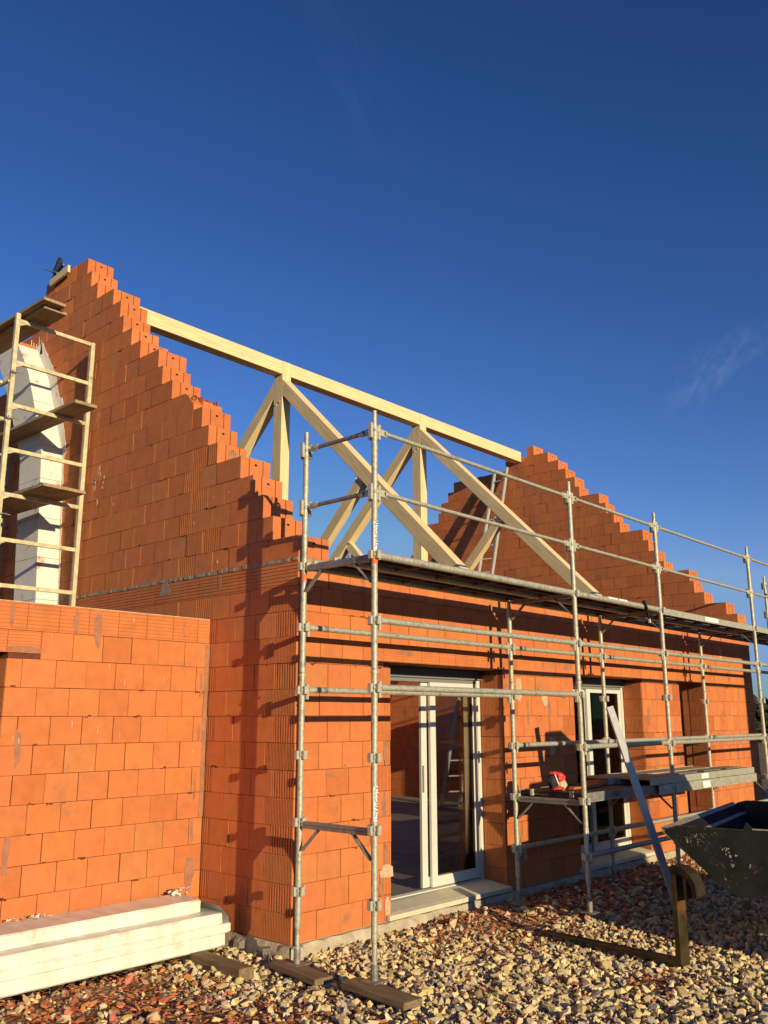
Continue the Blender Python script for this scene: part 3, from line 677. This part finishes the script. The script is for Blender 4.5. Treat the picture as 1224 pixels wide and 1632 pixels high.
def ledger(p0,p1,r=RP,name='guard_rail',rusty=False,head=.06,mn='galv',upper=False):
    p0=Vector(p0);p1=Vector(p1);d=(p1-p0).normalized(); a=p0+d*.052; b_=p1-d*.052
    b=MB(); b.tube(a+d*head,b_-d*head,r,mn,12)
    for q,s in ((a,1),(b_,-1)):
        e=q+d*s*head
        if upper: b.bar(q,e+d*s*.03,.012,.052,'cast'); b.tube(e,e+d*s*.06,r*1.25,'cast',10,r1=r)
        else: b.tube(q+d*s*.012,e+d*s*.005,r*1.05,'cast',12); b.box(q.x-.012,q.x+.012,q.y-.012,q.y+.012,q.z-.075,q.z+.045,'cast')
    if rusty: b.tube(a+d*.18,a+d*.22,r+.0012,'galv_dark',12,cap=False)
    o=b.build(name,sf); return o
stick={0:[(1.03,1.27,'ALCOMPACT'),(3.0,3.235,'ALCOMPACT')],1:[(.48,.72,'ALCOMPACT')]}
for i,x in enumerate(XS):
    standard(x,YO,4.135,zbot=-.015,cups=range(0,8),sticker=stick.get(i),tape=2.93 if i==0 else None)
    standard(x,YI,4.13 if i in (0,4) else Lz(5)+.04,zbot=-.04 if i!=2 else -.065,cups=range(0,8) if i in (0,4) else range(0,5),tape=2.88 if i==0 else None)
    # transoms with gussets
    for k in (1,5):
        if i==4 and k==1: continue
        z=Lz(k)-.012; b=MB(); b.tube((x,YI-.05,z),(x,YO+.05,z),.019,'galv_dark',10); b.box(x-.02,x+.02,YO+.05,YI-.05,z-.035,z-.012,'galv_dark')
        for y0,s in ((YI,-1),(YO,1)): b.bar((x,y0+s*.03,z-.20),(x,y0+s*.22,z-.03),.008,.04,'galv_dark',up=(1,0,0))
        b.build('transom',sf)
zr=-.0
for i in range(4):
    a,b_=XS[i],XS[i+1]
    for k in (6,7): ledger((a,YO,Lz(k)),(b_,YO,Lz(k)),r=.0175,upper=True)
    for y in (YO,YI): ledger((a,y,Lz(4)),(b_,y,Lz(4)),rusty=(y==YI),name='ledger')
    if i==0:
        for y in (YO,YI): ledger((a,y,Lz(3)),(b_,y,Lz(3)),rusty=(y==YI),name='ledger')
    else:
        for y in (YO,YI):
            ledger((a,y,Lz(2)),(b_,y,Lz(2)),rusty=(y==YI),name='ledger'); ledger((a,y,Lz(0)),(b_,y,Lz(0)),name='ledger')
for x in (XS[0],XS[4]):
    for k in (6,7): ledger((x,YI,Lz(k)),(x,YO,Lz(k)),r=.0175,upper=True,mn='galv_dark')  # darker steel puts the shade on these end rails into their colour
def deck(x0,x1,y0,y1,z,style,label=None,hh=.07):
    b=MB(); zt=z+.03
    if style=='tube':
        for y in (y0,y1): b.tube((x0,y,zt-.03),(x1,y,zt-.03),.030,'galv',12)
    else:
        for y,s in ((y0,1),(y1,-1)): b.box(x0,x1,min(y,y+s*.004),max(y,y+s*.004),zt-hh,zt,'galv' if style=='flat' else 'galv_dark'); b.box(x0,x1,min(y,y+s*.022),max(y,y+s*.022),zt-hh-.004,zt-hh,'galv')
    b.box(x0+.01,x1-.01,min(y0,y1)+.03,max(y0,y1)-.03,zt-.014,zt-.004,'ply')
    n=int((x1-x0)/.55)
    for i in range(n+1):
        xx=x0+.04+(x1-x0-.08)*i/n; b.box(xx-.012,xx+.012,min(y0,y1)+.01,max(y0,y1)-.01,zt-.045,zt-.016,'rustframe')
    for i in range(n):
        xx=x0+.04+(x1-x0-.08)*i/n; xn=x0+.04+(x1-x0-.08)*(i+1)/n; ym=(y0+y1)/2
    b.box(x0+.02,x1-.02,(y0+y1)/2-.008,(y0+y1)/2+.008,zt-.044,zt-.017,'rustframe')
    for xx in (x0-.0,x1+.0):
        for q in (.2,.8):
            yy=y0+(y1-y0)*q; b.box(xx-.02,xx+.02,yy-.012,yy+.012,zt-.05,zt+.012,'cast')
    if style=='tube':
        k=int((x1-x0)/.03)
        for i in range(k): b.tube((x0+.02+i*.03,min(y0,y1)+.045,zt-.030),(x0+.02+i*.03,min(y0,y1)+.045,zt-.015),.006,'rustframe',5)
    o=b.build('deck',sf)
    if label:
        s=MB(); 
        for (u,v,za,zb) in label: s.box(u,v,y0-(.032 if style=='tube' else .0015),y0-.0006,za,zb,'white')
        s.build('deck_label',o)
    return o
for i in range(4):
    a,b_=XS[i]+.05,XS[i+1]-.05; st='tube' if i<2 else 'flat'
    for y0,y1 in ((YO-.0,YO+.385),(YO+.40,YI)):
        lab=None
        if y0==YO and i==2: lab=[(5.99,6.40,Lz(5)-.03,Lz(5)+.026)]
        if y0==YO and i==1: lab=[(3.42,3.62,Lz(5)+.010,Lz(5)+.028),(3.65,3.84,Lz(5)+.010,Lz(5)+.028)]
        deck(a,b_,y0 if y0!=YO else YO+.0,y1,Lz(5),st,lab)
d=deck(XS[1]+.05,XS[2]-.05,YO+.02,YI-.02,Lz(1)+.035,'dark',hh=.085)
mw=Matrix(((1,0,0,3.42),(0,0,-1,YO+.0185),(0,1,0,Lz(1)+.02),(0,0,0,1)))
text_mesh('STUBAU',.045,mw,'ink','deck_lettering',d)
text_mesh('A',.05,Matrix(((1,0,0,4.38),(0,0,-1,YO+.0185),(0,1,0,Lz(1)+.02),(0,0,0,1))),'ink','deck_lettering',d)
deck(4.30,7.16,YO-.03,YO+.35,Lz(1)+.03,'flat',[(5.45,5.66,Lz(1)-.03,Lz(1)+.045)],hh=.095); deck(4.30,7.16,YO+.37,YI,Lz(1)+.03,'flat',None,hh=.095)
sd=thing('stacked_deck','grey steel deck stacked loose on top of the low right scaffold deck','deck board')
def loose(x0,x1,y0,y1,z):
    b=MB(); 
    for y,s in ((y0,1),(y1,-1)): b.box(x0,x1,min(y,y+s*.005),max(y,y+s*.005),z,z+.075,'galv')
    b.build('side_rail',sd); p=MB(); p.box(x0+.01,x1-.01,y0+.006,y1-.006,z+.055,z+.068,'plank'); p.build('panel',sd)
    l=MB(); l.box(5.45,5.65,y0-.0015,y0,z+.01,z+.066,'white'); l.build('deck_label',sd)
loose(4.12,7.12,YO-.02,YO+.36,Lz(1)+.064)
loose(3.98,6.95,YO+.40,YI-.06,Lz(1)+.064)
for i in range(3): b=MB(); b.box(5.0+i*.7,5.5+i*.7,YO+.05,YO+.22+.03*i,Lz(1)+.1405,Lz(1)+.151,'galv_dark'); b.build('panel',sd)
# things on the low deck
rp=thing('torn_package','torn red and black plastic package sitting on the low scaffold deck','package')
b=MB(); X,Y,Z=2.99,-.62,Lz(1)+.067
def lump(b,c,rx,ry,rz,mn,seed,n=10,m_=7):
    vs=[];fs=[]
    for i in range(m_+1):
        th=math.pi*i/m_
        for j in range(n):
            ph=2*math.pi*j/n; d=Vector((math.sin(th)*math.cos(ph),math.sin(th)*math.sin(ph),math.cos(th))); r=1+.35*noise.noise(d*1.6+Vector((seed,0,0))); vs.append((c[0]+d.x*rx*r,c[1]+d.y*ry*r,c[2]+d.z*rz*r))
    for i in range(m_):
        for j in range(n): fs.append((i*n+j,i*n+(j+1)%n,(i+1)*n+(j+1)%n,(i+1)*n+j))
    b.add(vs,fs,mn)
lump(b,(X-.03,Y,Z+.085),.075,.05,.085,'black',3); b.build('black_wrap',rp)
b=MB(); lump(b,(X+.055,Y-.02,Z+.115),.07,.06,.055,'red',8); lump(b,(X-.01,Y-.05,Z+.015),.10,.05,.018,'red',12); lump(b,(X-.02,Y-.01,Z+.16),.07,.05,.02,'red',15); b.build('red_wrap',rp)
b=MB(); lump(b,(X+.075,Y-.03,Z+.055),.06,.055,.06,'tan',21); b.bar((X-.07,Y-.05,Z+.15),(X-.02,Y-.055,Z+.06),.012,.012,'white'); b.build('carton',rp)
for i,(x,y,dx,dy,dz,lb) in enumerate([(3.55,-.7,.16,.07,.03,'broken brick offcut on the low deck left of the leaning board'),(3.85,-.6,.13,.10,.045,'larger broken brick offcut on the low deck behind the leaning board'),(3.2,-.72,.10,.05,.02,'thin brick sliver on the low deck beside the post')]):
    b=MB(); b.prism([(x-dx,y-dy),(x+dx*.8,y-dy*.9),(x+dx,y+dy*.4),(x-dx*.2,y+dy),(x-dx*.9,y+dy*.3)],Lz(1)+.067,Lz(1)+.067+dz,lambda p,q,h:(p+(.02 if h>Lz(1)+.07 else 0),q,h),'brick',(.75,.8,.8)); tag(b.build('brick_offcut'),lb,'brick piece','brick offcuts on the deck')
st=thing('hanging_strap','short black strap with a white tip hanging from the upper deck edge','strap')
b=MB(); b.bar((4.22,-1.125,3.03),(4.27,-1.13,2.93),.035,.02,'black'); b.bar((4.27,-1.125,2.95),(4.31,-1.13,2.83),.022,.012,'black'); b.build('strap_band',st)
b=MB(); b.bar((4.31,-1.13,2.835),(4.325,-1.13,2.79),.022,.014,'white'); b.build('strap_tip',st)
# boards under the first two posts
o=beam('sole_board',(-.28,-.93,-.040),(-.34,-1.56,-.048),.17,.045,'oldwood'); tag(o,'brown sole board under the front scaffold post nearest the camera','board','sole boards under posts')
o=beam('sole_board',(-.23,-.12,-.062),(-.31,-.70,-.068),.16,.045,'oldwood'); tag(o,'brown sole board under the corner scaffold post','board','sole boards under posts')
# straightedge leaning on the front ledger
o=beam('leaning_straightedge',(3.69,-1.515,-.05),(3.43,-1.046,1.86),.095,.022,'alu',up=(-.3,-.9,.3),bevel=.002); tag(o,'long grey aluminium straightedge leaning against the scaffold rail','straightedge')
# ------------------------------------------------------------------ fork tine
ft=thing('fork_tine','rusty olive steel fork tine standing on the gravel with a hooked top','fork tine')
Dv=Vector((.17,.985,0)).normalized(); Nv=Vector((.985,-.17,0)); P=Vector((1.79,-2.40,-.075))
def tf(a,h,n): q=P+Dv*a+Nv*n; return (q.x,q.y,P.z+h)
b=MB(); prof=[(-.045,.02),(-.03,.0),(.0,0),(1.38,.0),(1.38,.010),(.02,.045),(.008,.06),(.0,.66),(-.045,.66)]
b.prism(prof,-.055,.055,lambda a,h,n:tf(a,h,n),'tine'); b.build('blade_and_shank',ft,.006)
b=MB()
prof=[(-.0,.655),(.006,.70),(-.02,.72),(-.10,.715),(-.17,.675),(-.215,.60),(-.225,.52),(-.185,.49),(-.175,.56),(-.145,.62),(-.10,.65),(-.047,.655)]
b.prism(prof,-.060,.060,lambda a,h,n:tf(a,h,n),'hookm'); b.prism([(-.13,.49),(-.10,.49),(-.10,.655),(-.13,.64)],-.05,.05,lambda a,h,n:tf(a,h,n),'tine'); b.build('hook',ft,.004)
# ------------------------------------------------------------------ loader with bucket (machine behind it unseen, added and shaped to cast its shadow)
ld=thing('telescopic_loader','scratched dark green loader bucket reaching in from the right edge','loader')
U0=Vector((1.83,-2.34,0)); nv=Vector((.987,.16,0)).normalized(); uv=Vector((.16,-.987,0)).normalized(); BW=2.55
def lfn(u,z,n): q=U0+uv*u+nv*n; return (q.x,q.y,z)
side=[(0,.90),(.085,.925),(.30,.925),(.575,.922),(.60,.975),(.645,.93),(.90,.935),(1.02,.90),(1.02,.62),(.92,.54),(.75,.485),(.61,.448),(.53,.440),(.415,.480),(.25,.625),(.078,.775),(-.02,.872)]
b=MB(); b.prism(side,0,.022,lfn,'bucket'); b.prism([(.06,.785),(1.0,.855),(1.0,.847),(.06,.777)],-.002,0,lfn,'black'); b.prism([(.0,.902),(.085,.928),(.575,.926),(.575,.915),(.085,.916),(.0,.890)],-.004,0,lfn,'tine')
b.prism([(.64,.935),(1.0,.938),(1.0,.928),(.64,.925)],-.005,0,lfn,'scratch'); sp_=b.build('bucket_side',ld,.003)
random.seed(5); b=MB()
def inside(u,z): return z<.915 and u>.04 and z>max(.46,.80-.80*u) and u<.95
def scr(u,z,L_,an,w_):
    u2,z2=u+L_*math.cos(an),z+L_*math.sin(an)
    if inside(u,z) and inside(u2,z2): b.add([lfn(u,z,-.0015),lfn((u+u2)/2,(z+z2)/2-w_,-.0015),lfn(u2,z2,-.0015),lfn((u+u2)/2,(z+z2)/2+w_,-.0015)],[(0,1,2,3)],'scratch')
for cu,cz,n_,an in [(.22,.86,26,-.75),(.30,.84,18,-.6),(.12,.86,14,-1.0),(.36,.70,9,-.7),(.80,.66,8,-.8),(.55,.58,7,.9),(.42,.56,8,-1.0),(.33,.78,10,1.1)]:
    for i in range(n_): scr(cu+random.gauss(0,.06),cz+random.gauss(0,.035),random.uniform(.008,.085)*random.random(),an+random.gauss(0,.25),random.uniform(.0004,.0015))
for cu,cz,n_,sp2 in [(.445,.77,14,.012),(.465,.72,10,.009),(.475,.66,10,.007),(.505,.735,5,.005),(.60,.665,4,.004),(.42,.565,5,.006),(.16,.83,8,.012),(.24,.85,7,.015)]:
    for q in range(n_):
        u=cu+random.gauss(0,sp2); z=cz+random.gauss(0,sp2*1.5); rr=random.uniform(.0015,.006); n=7
        b.add([lfn(u+rr*random.uniform(.4,1.3)*math.cos(6.28*i/n),z+rr*random.uniform(.5,2.2)*math.sin(6.28*i/n),-.0018-.00005*q) for i in range(n)],[tuple(range(n))],'scratch')
b.build('paint_scratches',sp_)
b=MB(); b.prism(side,BW-.022,BW,lfn,'bucket'); b.build('bucket_side',ld,.003)
b=MB(); sh=[(-.02,.872),(.078,.775),(.25,.625),(.415,.480),(.53,.440),(.61,.448),(.75,.485),(.92,.54),(1.02,.62),(1.02,.90)]
inn=[(.005,.885),(.095,.80),(.262,.650),(.425,.508),(.53,.466),(.61,.474),(.745,.51),(.905,.565),(.995,.635),(.995,.90)]
b.prism(sh+inn[::-1],.022,BW-.022,lfn,'bucket_in'); b.build('bucket_shell',ld)
b=MB(); b.prism([(-.045,.905),(-.03,.865),(.10,.77),(.09,.81)],.0,BW,lfn,'galv_dark'); b.build('cutting_edge',ld)
b=MB(); b.prism([(1.02,.6),(1.02,.9),(2.2,1.25),(4.9,2.0),(4.9,1.65),(2.2,.9)],1.1,1.45,lfn,'loader'); b.build('boom',ld,.01)
b=MB(); b.prism([(2.0,.55),(1.9,1.0),(2.1,1.9),(3.0,1.98),(5.4,1.5),(5.4,.55)],1.5,1.80,lfn,'loader'); b.prism([(1.9,.55),(5.4,.55),(5.4,.95),(1.9,.95)],.25,2.45,lfn,'loader'); b.build('body',ld,.02)
b=MB(); b.prism([(1.95,.95),(1.85,1.5),(2.1,2.5),(3.5,2.52),(3.7,.95)],.70,1.08,lfn,'loader'); b.prism([(1.95,.95),(2.0,1.6),(2.15,1.98),(3.4,1.98),(3.7,.95)],.30,.70,lfn,'loader'); b.build('caster_cab',ld,.02)
for u in (2.3,4.7):
    for n in (.05,2.3):
        b=MB(); b.tube(lfn(u,.5,n),lfn(u,.5,n+.38),.56,'tyre',28); o=b.build('wheel',ld,.03); r=MB(); r.tube(lfn(u,.5,n-.01),lfn(u,.5,n+.39),.27,'truck',20); r.build('rim',o)
# unseen box truck added at right so its shadow darkens the facade end
tk=thing('shadow_caster_truck','unseen white box truck added far right to shade the house end','truck')
b=MB(); b.box(8.62,15.5,-8.6,-6.2,1.05,4.02,'truck'); b.build('caster_box',tk,.02)
b=MB(); b.box(15.6,17.3,-8.5,-6.3,.6,2.9,'loader'); b.build('caster_cab',tk,.08)
b=MB(); b.box(8.7,17.2,-7.9,-6.9,.6,1.04,'galv_dark'); b.build('chassis',tk)
b=MB(); b.box(8.66,15.0,-6.30,-6.26,.15,1.04,'galv_dark'); b.build('side_guard',tk)
for x in (9.9,14.6,16.4):
    for y in (-8.5,-6.7): b=MB(); b.tube((x,y,.5),(x,y+.35,.5),.52,'tyre',24); b.build('wheel',tk)
# ------------------------------------------------------------------ wrapped bundle and timber
wb=thing('wrapped_bundle','long white plastic-wrapped bundle lying along the foot of the annex wall','bundle')
def soft(b,x0,x1,y0,y1,z0,z1,mn,seed,amp=.006,rnd=.012):
    nx=60; prof=[(y0+rnd,z0),(y0,z0+rnd),(y0,(z0+z1)/2),(y0,z1-rnd),(y0+rnd,z1),((y0+y1)/2,z1),(y1-rnd,z1),(y1,z1-rnd),(y1,z0+rnd),(y1-rnd,z0)]
    vs=[];n=len(prof)
    for i in range(nx+1):
        t_=i/nx; x=x0+(x1-x0)*t_; sq=1-(.04 if i in(0,nx) else 0)
        for j,(y,z) in enumerate(prof):
            d=amp*noise.noise(Vector((x*5+seed,j*.9,seed))); e=amp*noise.noise(Vector((x*17+seed,j*2.3,seed+4)))*.5
            yc,zc=(y0+y1)/2,(z0+z1)/2; vs.append((x,yc+(y-yc)*sq+(d+e)*(1 if y>yc else -1),zc+(z-zc)*sq+d*.6))
    fs=[tuple(range(n))[::-1],tuple(range(nx*n,nx*n+n))]
    for i in range(nx):
        for j in range(n): fs.append((i*n+j,i*n+(j+1)%n,(i+1)*n+(j+1)%n,(i+1)*n+j))
    b.add(vs,fs,mn,(1,1,1),False)
for nm,a in [('lower_pack',(-3.6,-.20,.565,1.14,-.055,.050)),('middle_pack',(-3.6,-.15,.56,1.135,.042,.118)),('upper_pack',(-3.6,-.22,.585,1.13,.105,.200)),('top_pack',(-3.6,-.33,.74,1.12,.190,.298))]:
    b=MB(); soft(b,*a,'film',len(nm)*1.37); b.build(nm,wb)
b=MB()  # the loose film tail tucked over the right end
pts=[(-.34,.74,.292),(-.335,1.12,.30),(-.22,1.13,.27),(-.155,1.13,.16),(-.135,1.13,.02),(-.135,.60,.02),(-.165,.585,.16),(-.23,.61,.245)]
b.add(pts,[(0,1,2,7),(7,2,3,6),(6,3,4,5)],'film',(1,1,1),True); b.build('film_end',wb)
b=MB()
for i in range(26):
    c=Vector((-.33+random.uniform(-.10,.08),1.02+random.uniform(-.05,.08),.305+random.uniform(0,.035))); s=random.uniform(.02,.05)
    b.add([c+Vector((random.uniform(-s,s),random.uniform(-s,s),random.uniform(-s*.5,s*.7))) for _ in range(3)],[(0,1,2)],'film')
for i in range(30):
    c=Vector((-1.65+random.uniform(-.16,.16),1.08+random.uniform(-.03,.03),.302+random.uniform(0,.015))); s=random.uniform(.015,.04)
    b.add([c+Vector((random.uniform(-s,s),random.uniform(-s,s),random.uniform(-s*.4,s*.5))) for _ in range(3)],[(0,1,2)],'film')
b.build('crumpled_film',wb)
o=beam('timber_bearer',(-.42,1.05,-.10),(-.545,-.13,-.075),.13,.085,'oldwood'); tag(o,'short damp timber bearer sticking out from under the wrapped bundle','timber')
# ------------------------------------------------------------------ ground
def gh(x,y):
    z=-.115+.030*noise.noise(Vector((x*.9,y*.9,0)))+.012*noise.noise(Vector((x*3.1,y*3.1,3)))
    if x>-.3:
        d=max(0,1-abs(y+.18)/.75); s=min(1,max(0,(x-1.0)/.8)); z+=.035*d*s
        z+=.05*math.exp(-((x-1.75)**2)/.25-((y+.28)**2)/.06)
    return z
def gmesh():
    xs=np.concatenate([np.array([-900,-300,-100,-40,-15,-8]),np.linspace(-5,12,171),np.array([15,22,40,100,300,900])])
    ys=np.concatenate([np.array([-900,-300,-100,-40,-20,-12]),np.linspace(-8,1.6,97),np.array([3,6,12,40,100,300,900])])
    vs=[(x,y,gh(x,y) if abs(x)<16 and -10<y<3 else -.12) for y in ys for x in xs]; nx=len(xs)
    fs=[(j*nx+i,j*nx+i+1,(j+1)*nx+i+1,(j+1)*nx+i) for j in range(len(ys)-1) for i in range(nx-1)]
    me=bpy.data.meshes.new('ground'); me.from_pydata(vs,[],fs); me.materials.append(M['ground']); o=bpy.data.objects.new('ground',me); sc.collection.objects.link(o); tag(o,kind='structure'); return o
gmesh()
# ------------------------------------------------------------------ gravel and shards (nobody could count them)
def hullproto(n,sx,sy,sz,seed):
    rng=np.random.default_rng(seed); p=rng.normal(size=(n,3)); p/=np.linalg.norm(p,axis=1)[:,None]; p*=rng.uniform(.7,1.15,(n,1)); p*=[sx,sy,sz]
    bm=bmesh.new(); [bm.verts.new(q) for q in p]; r=bmesh.ops.convex_hull(bm,input=bm.verts); 
    bmesh.ops.delete(bm,geom=[v for v in bm.verts if not v.link_faces],context='VERTS'); bmesh.ops.triangulate(bm,faces=bm.faces); bm.verts.index_update()
    v=np.array([q.co[:] for q in bm.verts]); f=np.array([[q.index for q in x.verts] for x in bm.faces]); bm.free(); return v,f
PR=[hullproto(10,1,.80,.58,s) for s in range(16)]; PS=[hullproto(9,1,.62,.14,s+50) for s in range(10)]
camn=np.array(CAM); Fn=np.array(F); Rn=np.array(RT); Un=np.array(UP)
def redness(x,y):
    a=np.clip((x-.9)/1.0,0,1)*np.clip(1-(-y-.15)/1.7,0,1)*1.25
    a=np.maximum(a,np.clip((-.35-x)/.9,0,1)*.95)
    a=np.maximum(a,np.clip((x-3)/3,0,1)*.55*np.clip(1-(-y-1.2)/2.0,0,1))
    a=np.maximum(a,.95*np.exp(-((x-1.35)**2)/.10-((y+2.35)**2)/.03)); a=np.maximum(a,.8*np.exp(-((x-.95)**2)/.02-((y+1.9)**2)/.02))
    nn=np.array([noise.noise(Vector((p*1.3,q*1.3,7))) for p,q in zip(x,y)])
    return np.clip(a+.35*nn,.03,.93)
def scatter(name,N,kind,smin,smax,label,seed,layer=0.):
    rng=np.random.default_rng(seed); xs=rng.uniform(-3.2,13,N); ys=rng.uniform(-5.2,1.18,N)
    d=np.stack([xs,ys,np.full(N,-.07)],1)-camn; zc=d@Fn; px=612+1409.7*(d@Rn)/zc; py=816-1409.7*(d@Un)/zc
    ok=(zc>1)&(px>-160)&(px<1380)&(py<1760)
    ok&=~((xs>-.03)&(ys>-.035))            # house footprint
    dist=np.linalg.norm(d,axis=1); ok&=rng.uniform(size=N)<np.clip((11./dist)**1.0,.25,1)
    ok&=~((xs<-.15)&(ys>.62))             # under the bundle
    xs,ys,dist=xs[ok],ys[ok],dist[ok]; red=redness(xs,ys); pick=rng.uniform(size=len(xs))
    sel=pick<red if kind=='shard' else pick>red*.93
    xs,ys,dist=xs[sel],ys[sel],dist[sel]; n=len(xs); V=[];FF=[];TT=[];o=0; protos=PS if kind=='shard' else PR
    s=smin*(smax/smin)**(rng.uniform(size=n)**1.95)
    for i in range(n):
        v,f=protos[rng.integers(len(protos))]
        a=rng.uniform(0,6.283); tl=rng.normal(0,.28 if kind=='shard' else .5); t2=rng.normal(0,.28 if kind=='shard' else .5)
        ca,sa=math.cos(a),math.sin(a); Rz=np.array([[ca,-sa,0],[sa,ca,0],[0,0,1]]); c1,s1=math.cos(tl),math.sin(tl); Rx=np.array([[1,0,0],[0,c1,-s1],[0,s1,c1]]); c2,s2=math.cos(t2),math.sin(t2); Ry=np.array([[c2,0,s2],[0,1,0],[-s2,0,c2]])
        q=(v*s[i])@(Rz@Rx@Ry).T; z=gh(xs[i],ys[i])+s[i]*(.30 if kind=='stone' else .10)+layer*rng.uniform(0,1)
        V.append(q+[xs[i],ys[i],z]); FF.append(f+o); o+=len(v)
        if kind=='shard':
            b=rng.normal(1,.16); c=(.64*b,.21*b*rng.uniform(.8,1.3),.08*b*rng.uniform(.7,1.5))
            if rng.uniform()<.12: c=(.58*b,.34*b,.20*b)
        else:
            b=rng.normal(1,.15); c=(.72*b,.555*b*rng.uniform(.93,1.05),.30*b*rng.uniform(.75,1.15))
            if rng.uniform()<.14: c=(.42*b,.36*b,.27*b)
        TT.append(np.tile((*c,1),(len(f),1)))
    V=np.concatenate(V);FF=np.concatenate(FF);TT=np.concatenate(TT).astype(np.float32)
    me=bpy.data.meshes.new(name); me.vertices.add(len(V)); me.vertices.foreach_set('co',V.astype(np.float32).ravel()); me.loops.add(FF.size); me.loops.foreach_set('vertex_index',FF.astype(np.int32).ravel())
    me.polygons.add(len(FF)); me.polygons.foreach_set('loop_start',np.arange(0,FF.size,3,dtype=np.int32)); me.polygons.foreach_set('loop_total',np.full(len(FF),3,dtype=np.int32)) if False else None
    me.update(calc_edges=True); me.polygons.foreach_set('use_smooth',np.zeros(len(FF),dtype=bool)); me.validate()
    at=me.attributes.new('tint','FLOAT_COLOR','FACE'); at.data.foreach_set('color',TT.ravel()); me.materials.append(M['stones'])
    o=bpy.data.objects.new(name,me); sc.collection.objects.link(o); tag(o,label,'gravel' if kind=='stone' else 'brick rubble',kind='stuff'); print(name,n,len(FF)); return o
scatter('gravel',150000,'stone',.008,.052,'yellow limestone gravel covering the ground before the house',3)
scatter('brick_rubble',70000,'shard',.014,.060,'broken orange brick shards strewn by the door sill and bundle',4,.02)
scatter('coarse_gravel',1300,'stone',.042,.075,'scattered bigger limestone lumps among the gravel',9)
# distant hedge behind the right end of the plot
hd=MB(); random.seed(3)
for i in range(2600):
    x=random.uniform(38,75); y=30-(x-38)*.35+random.uniform(-1.5,1.5); z=random.random()**1.3*3.4*(.75+.25*math.sin(x*.8)); s=random.uniform(.25,.6)
    a=Vector((random.gauss(0,1),random.gauss(0,1),random.gauss(0,1))).normalized(); p=Vector((x,y,z)); u=a.orthogonal().normalized()*s; v=a.cross(u).normalized()*s*.7
    hd.add([p-u-v,p+u-v*.6,p+u*.7+v,p-u*.8+v],[(0,1,2,3)],'hedge',(1,1,1))
for x in range(38,76,3): hd.box(x-1.5,x+1.5,29.6-(x-38)*.35,30.4-(x-38)*.35,-.1,2.2,'hedge')
tag(hd.build('distant_hedge'),'dark hedge line far beyond the right end of the house','hedge')
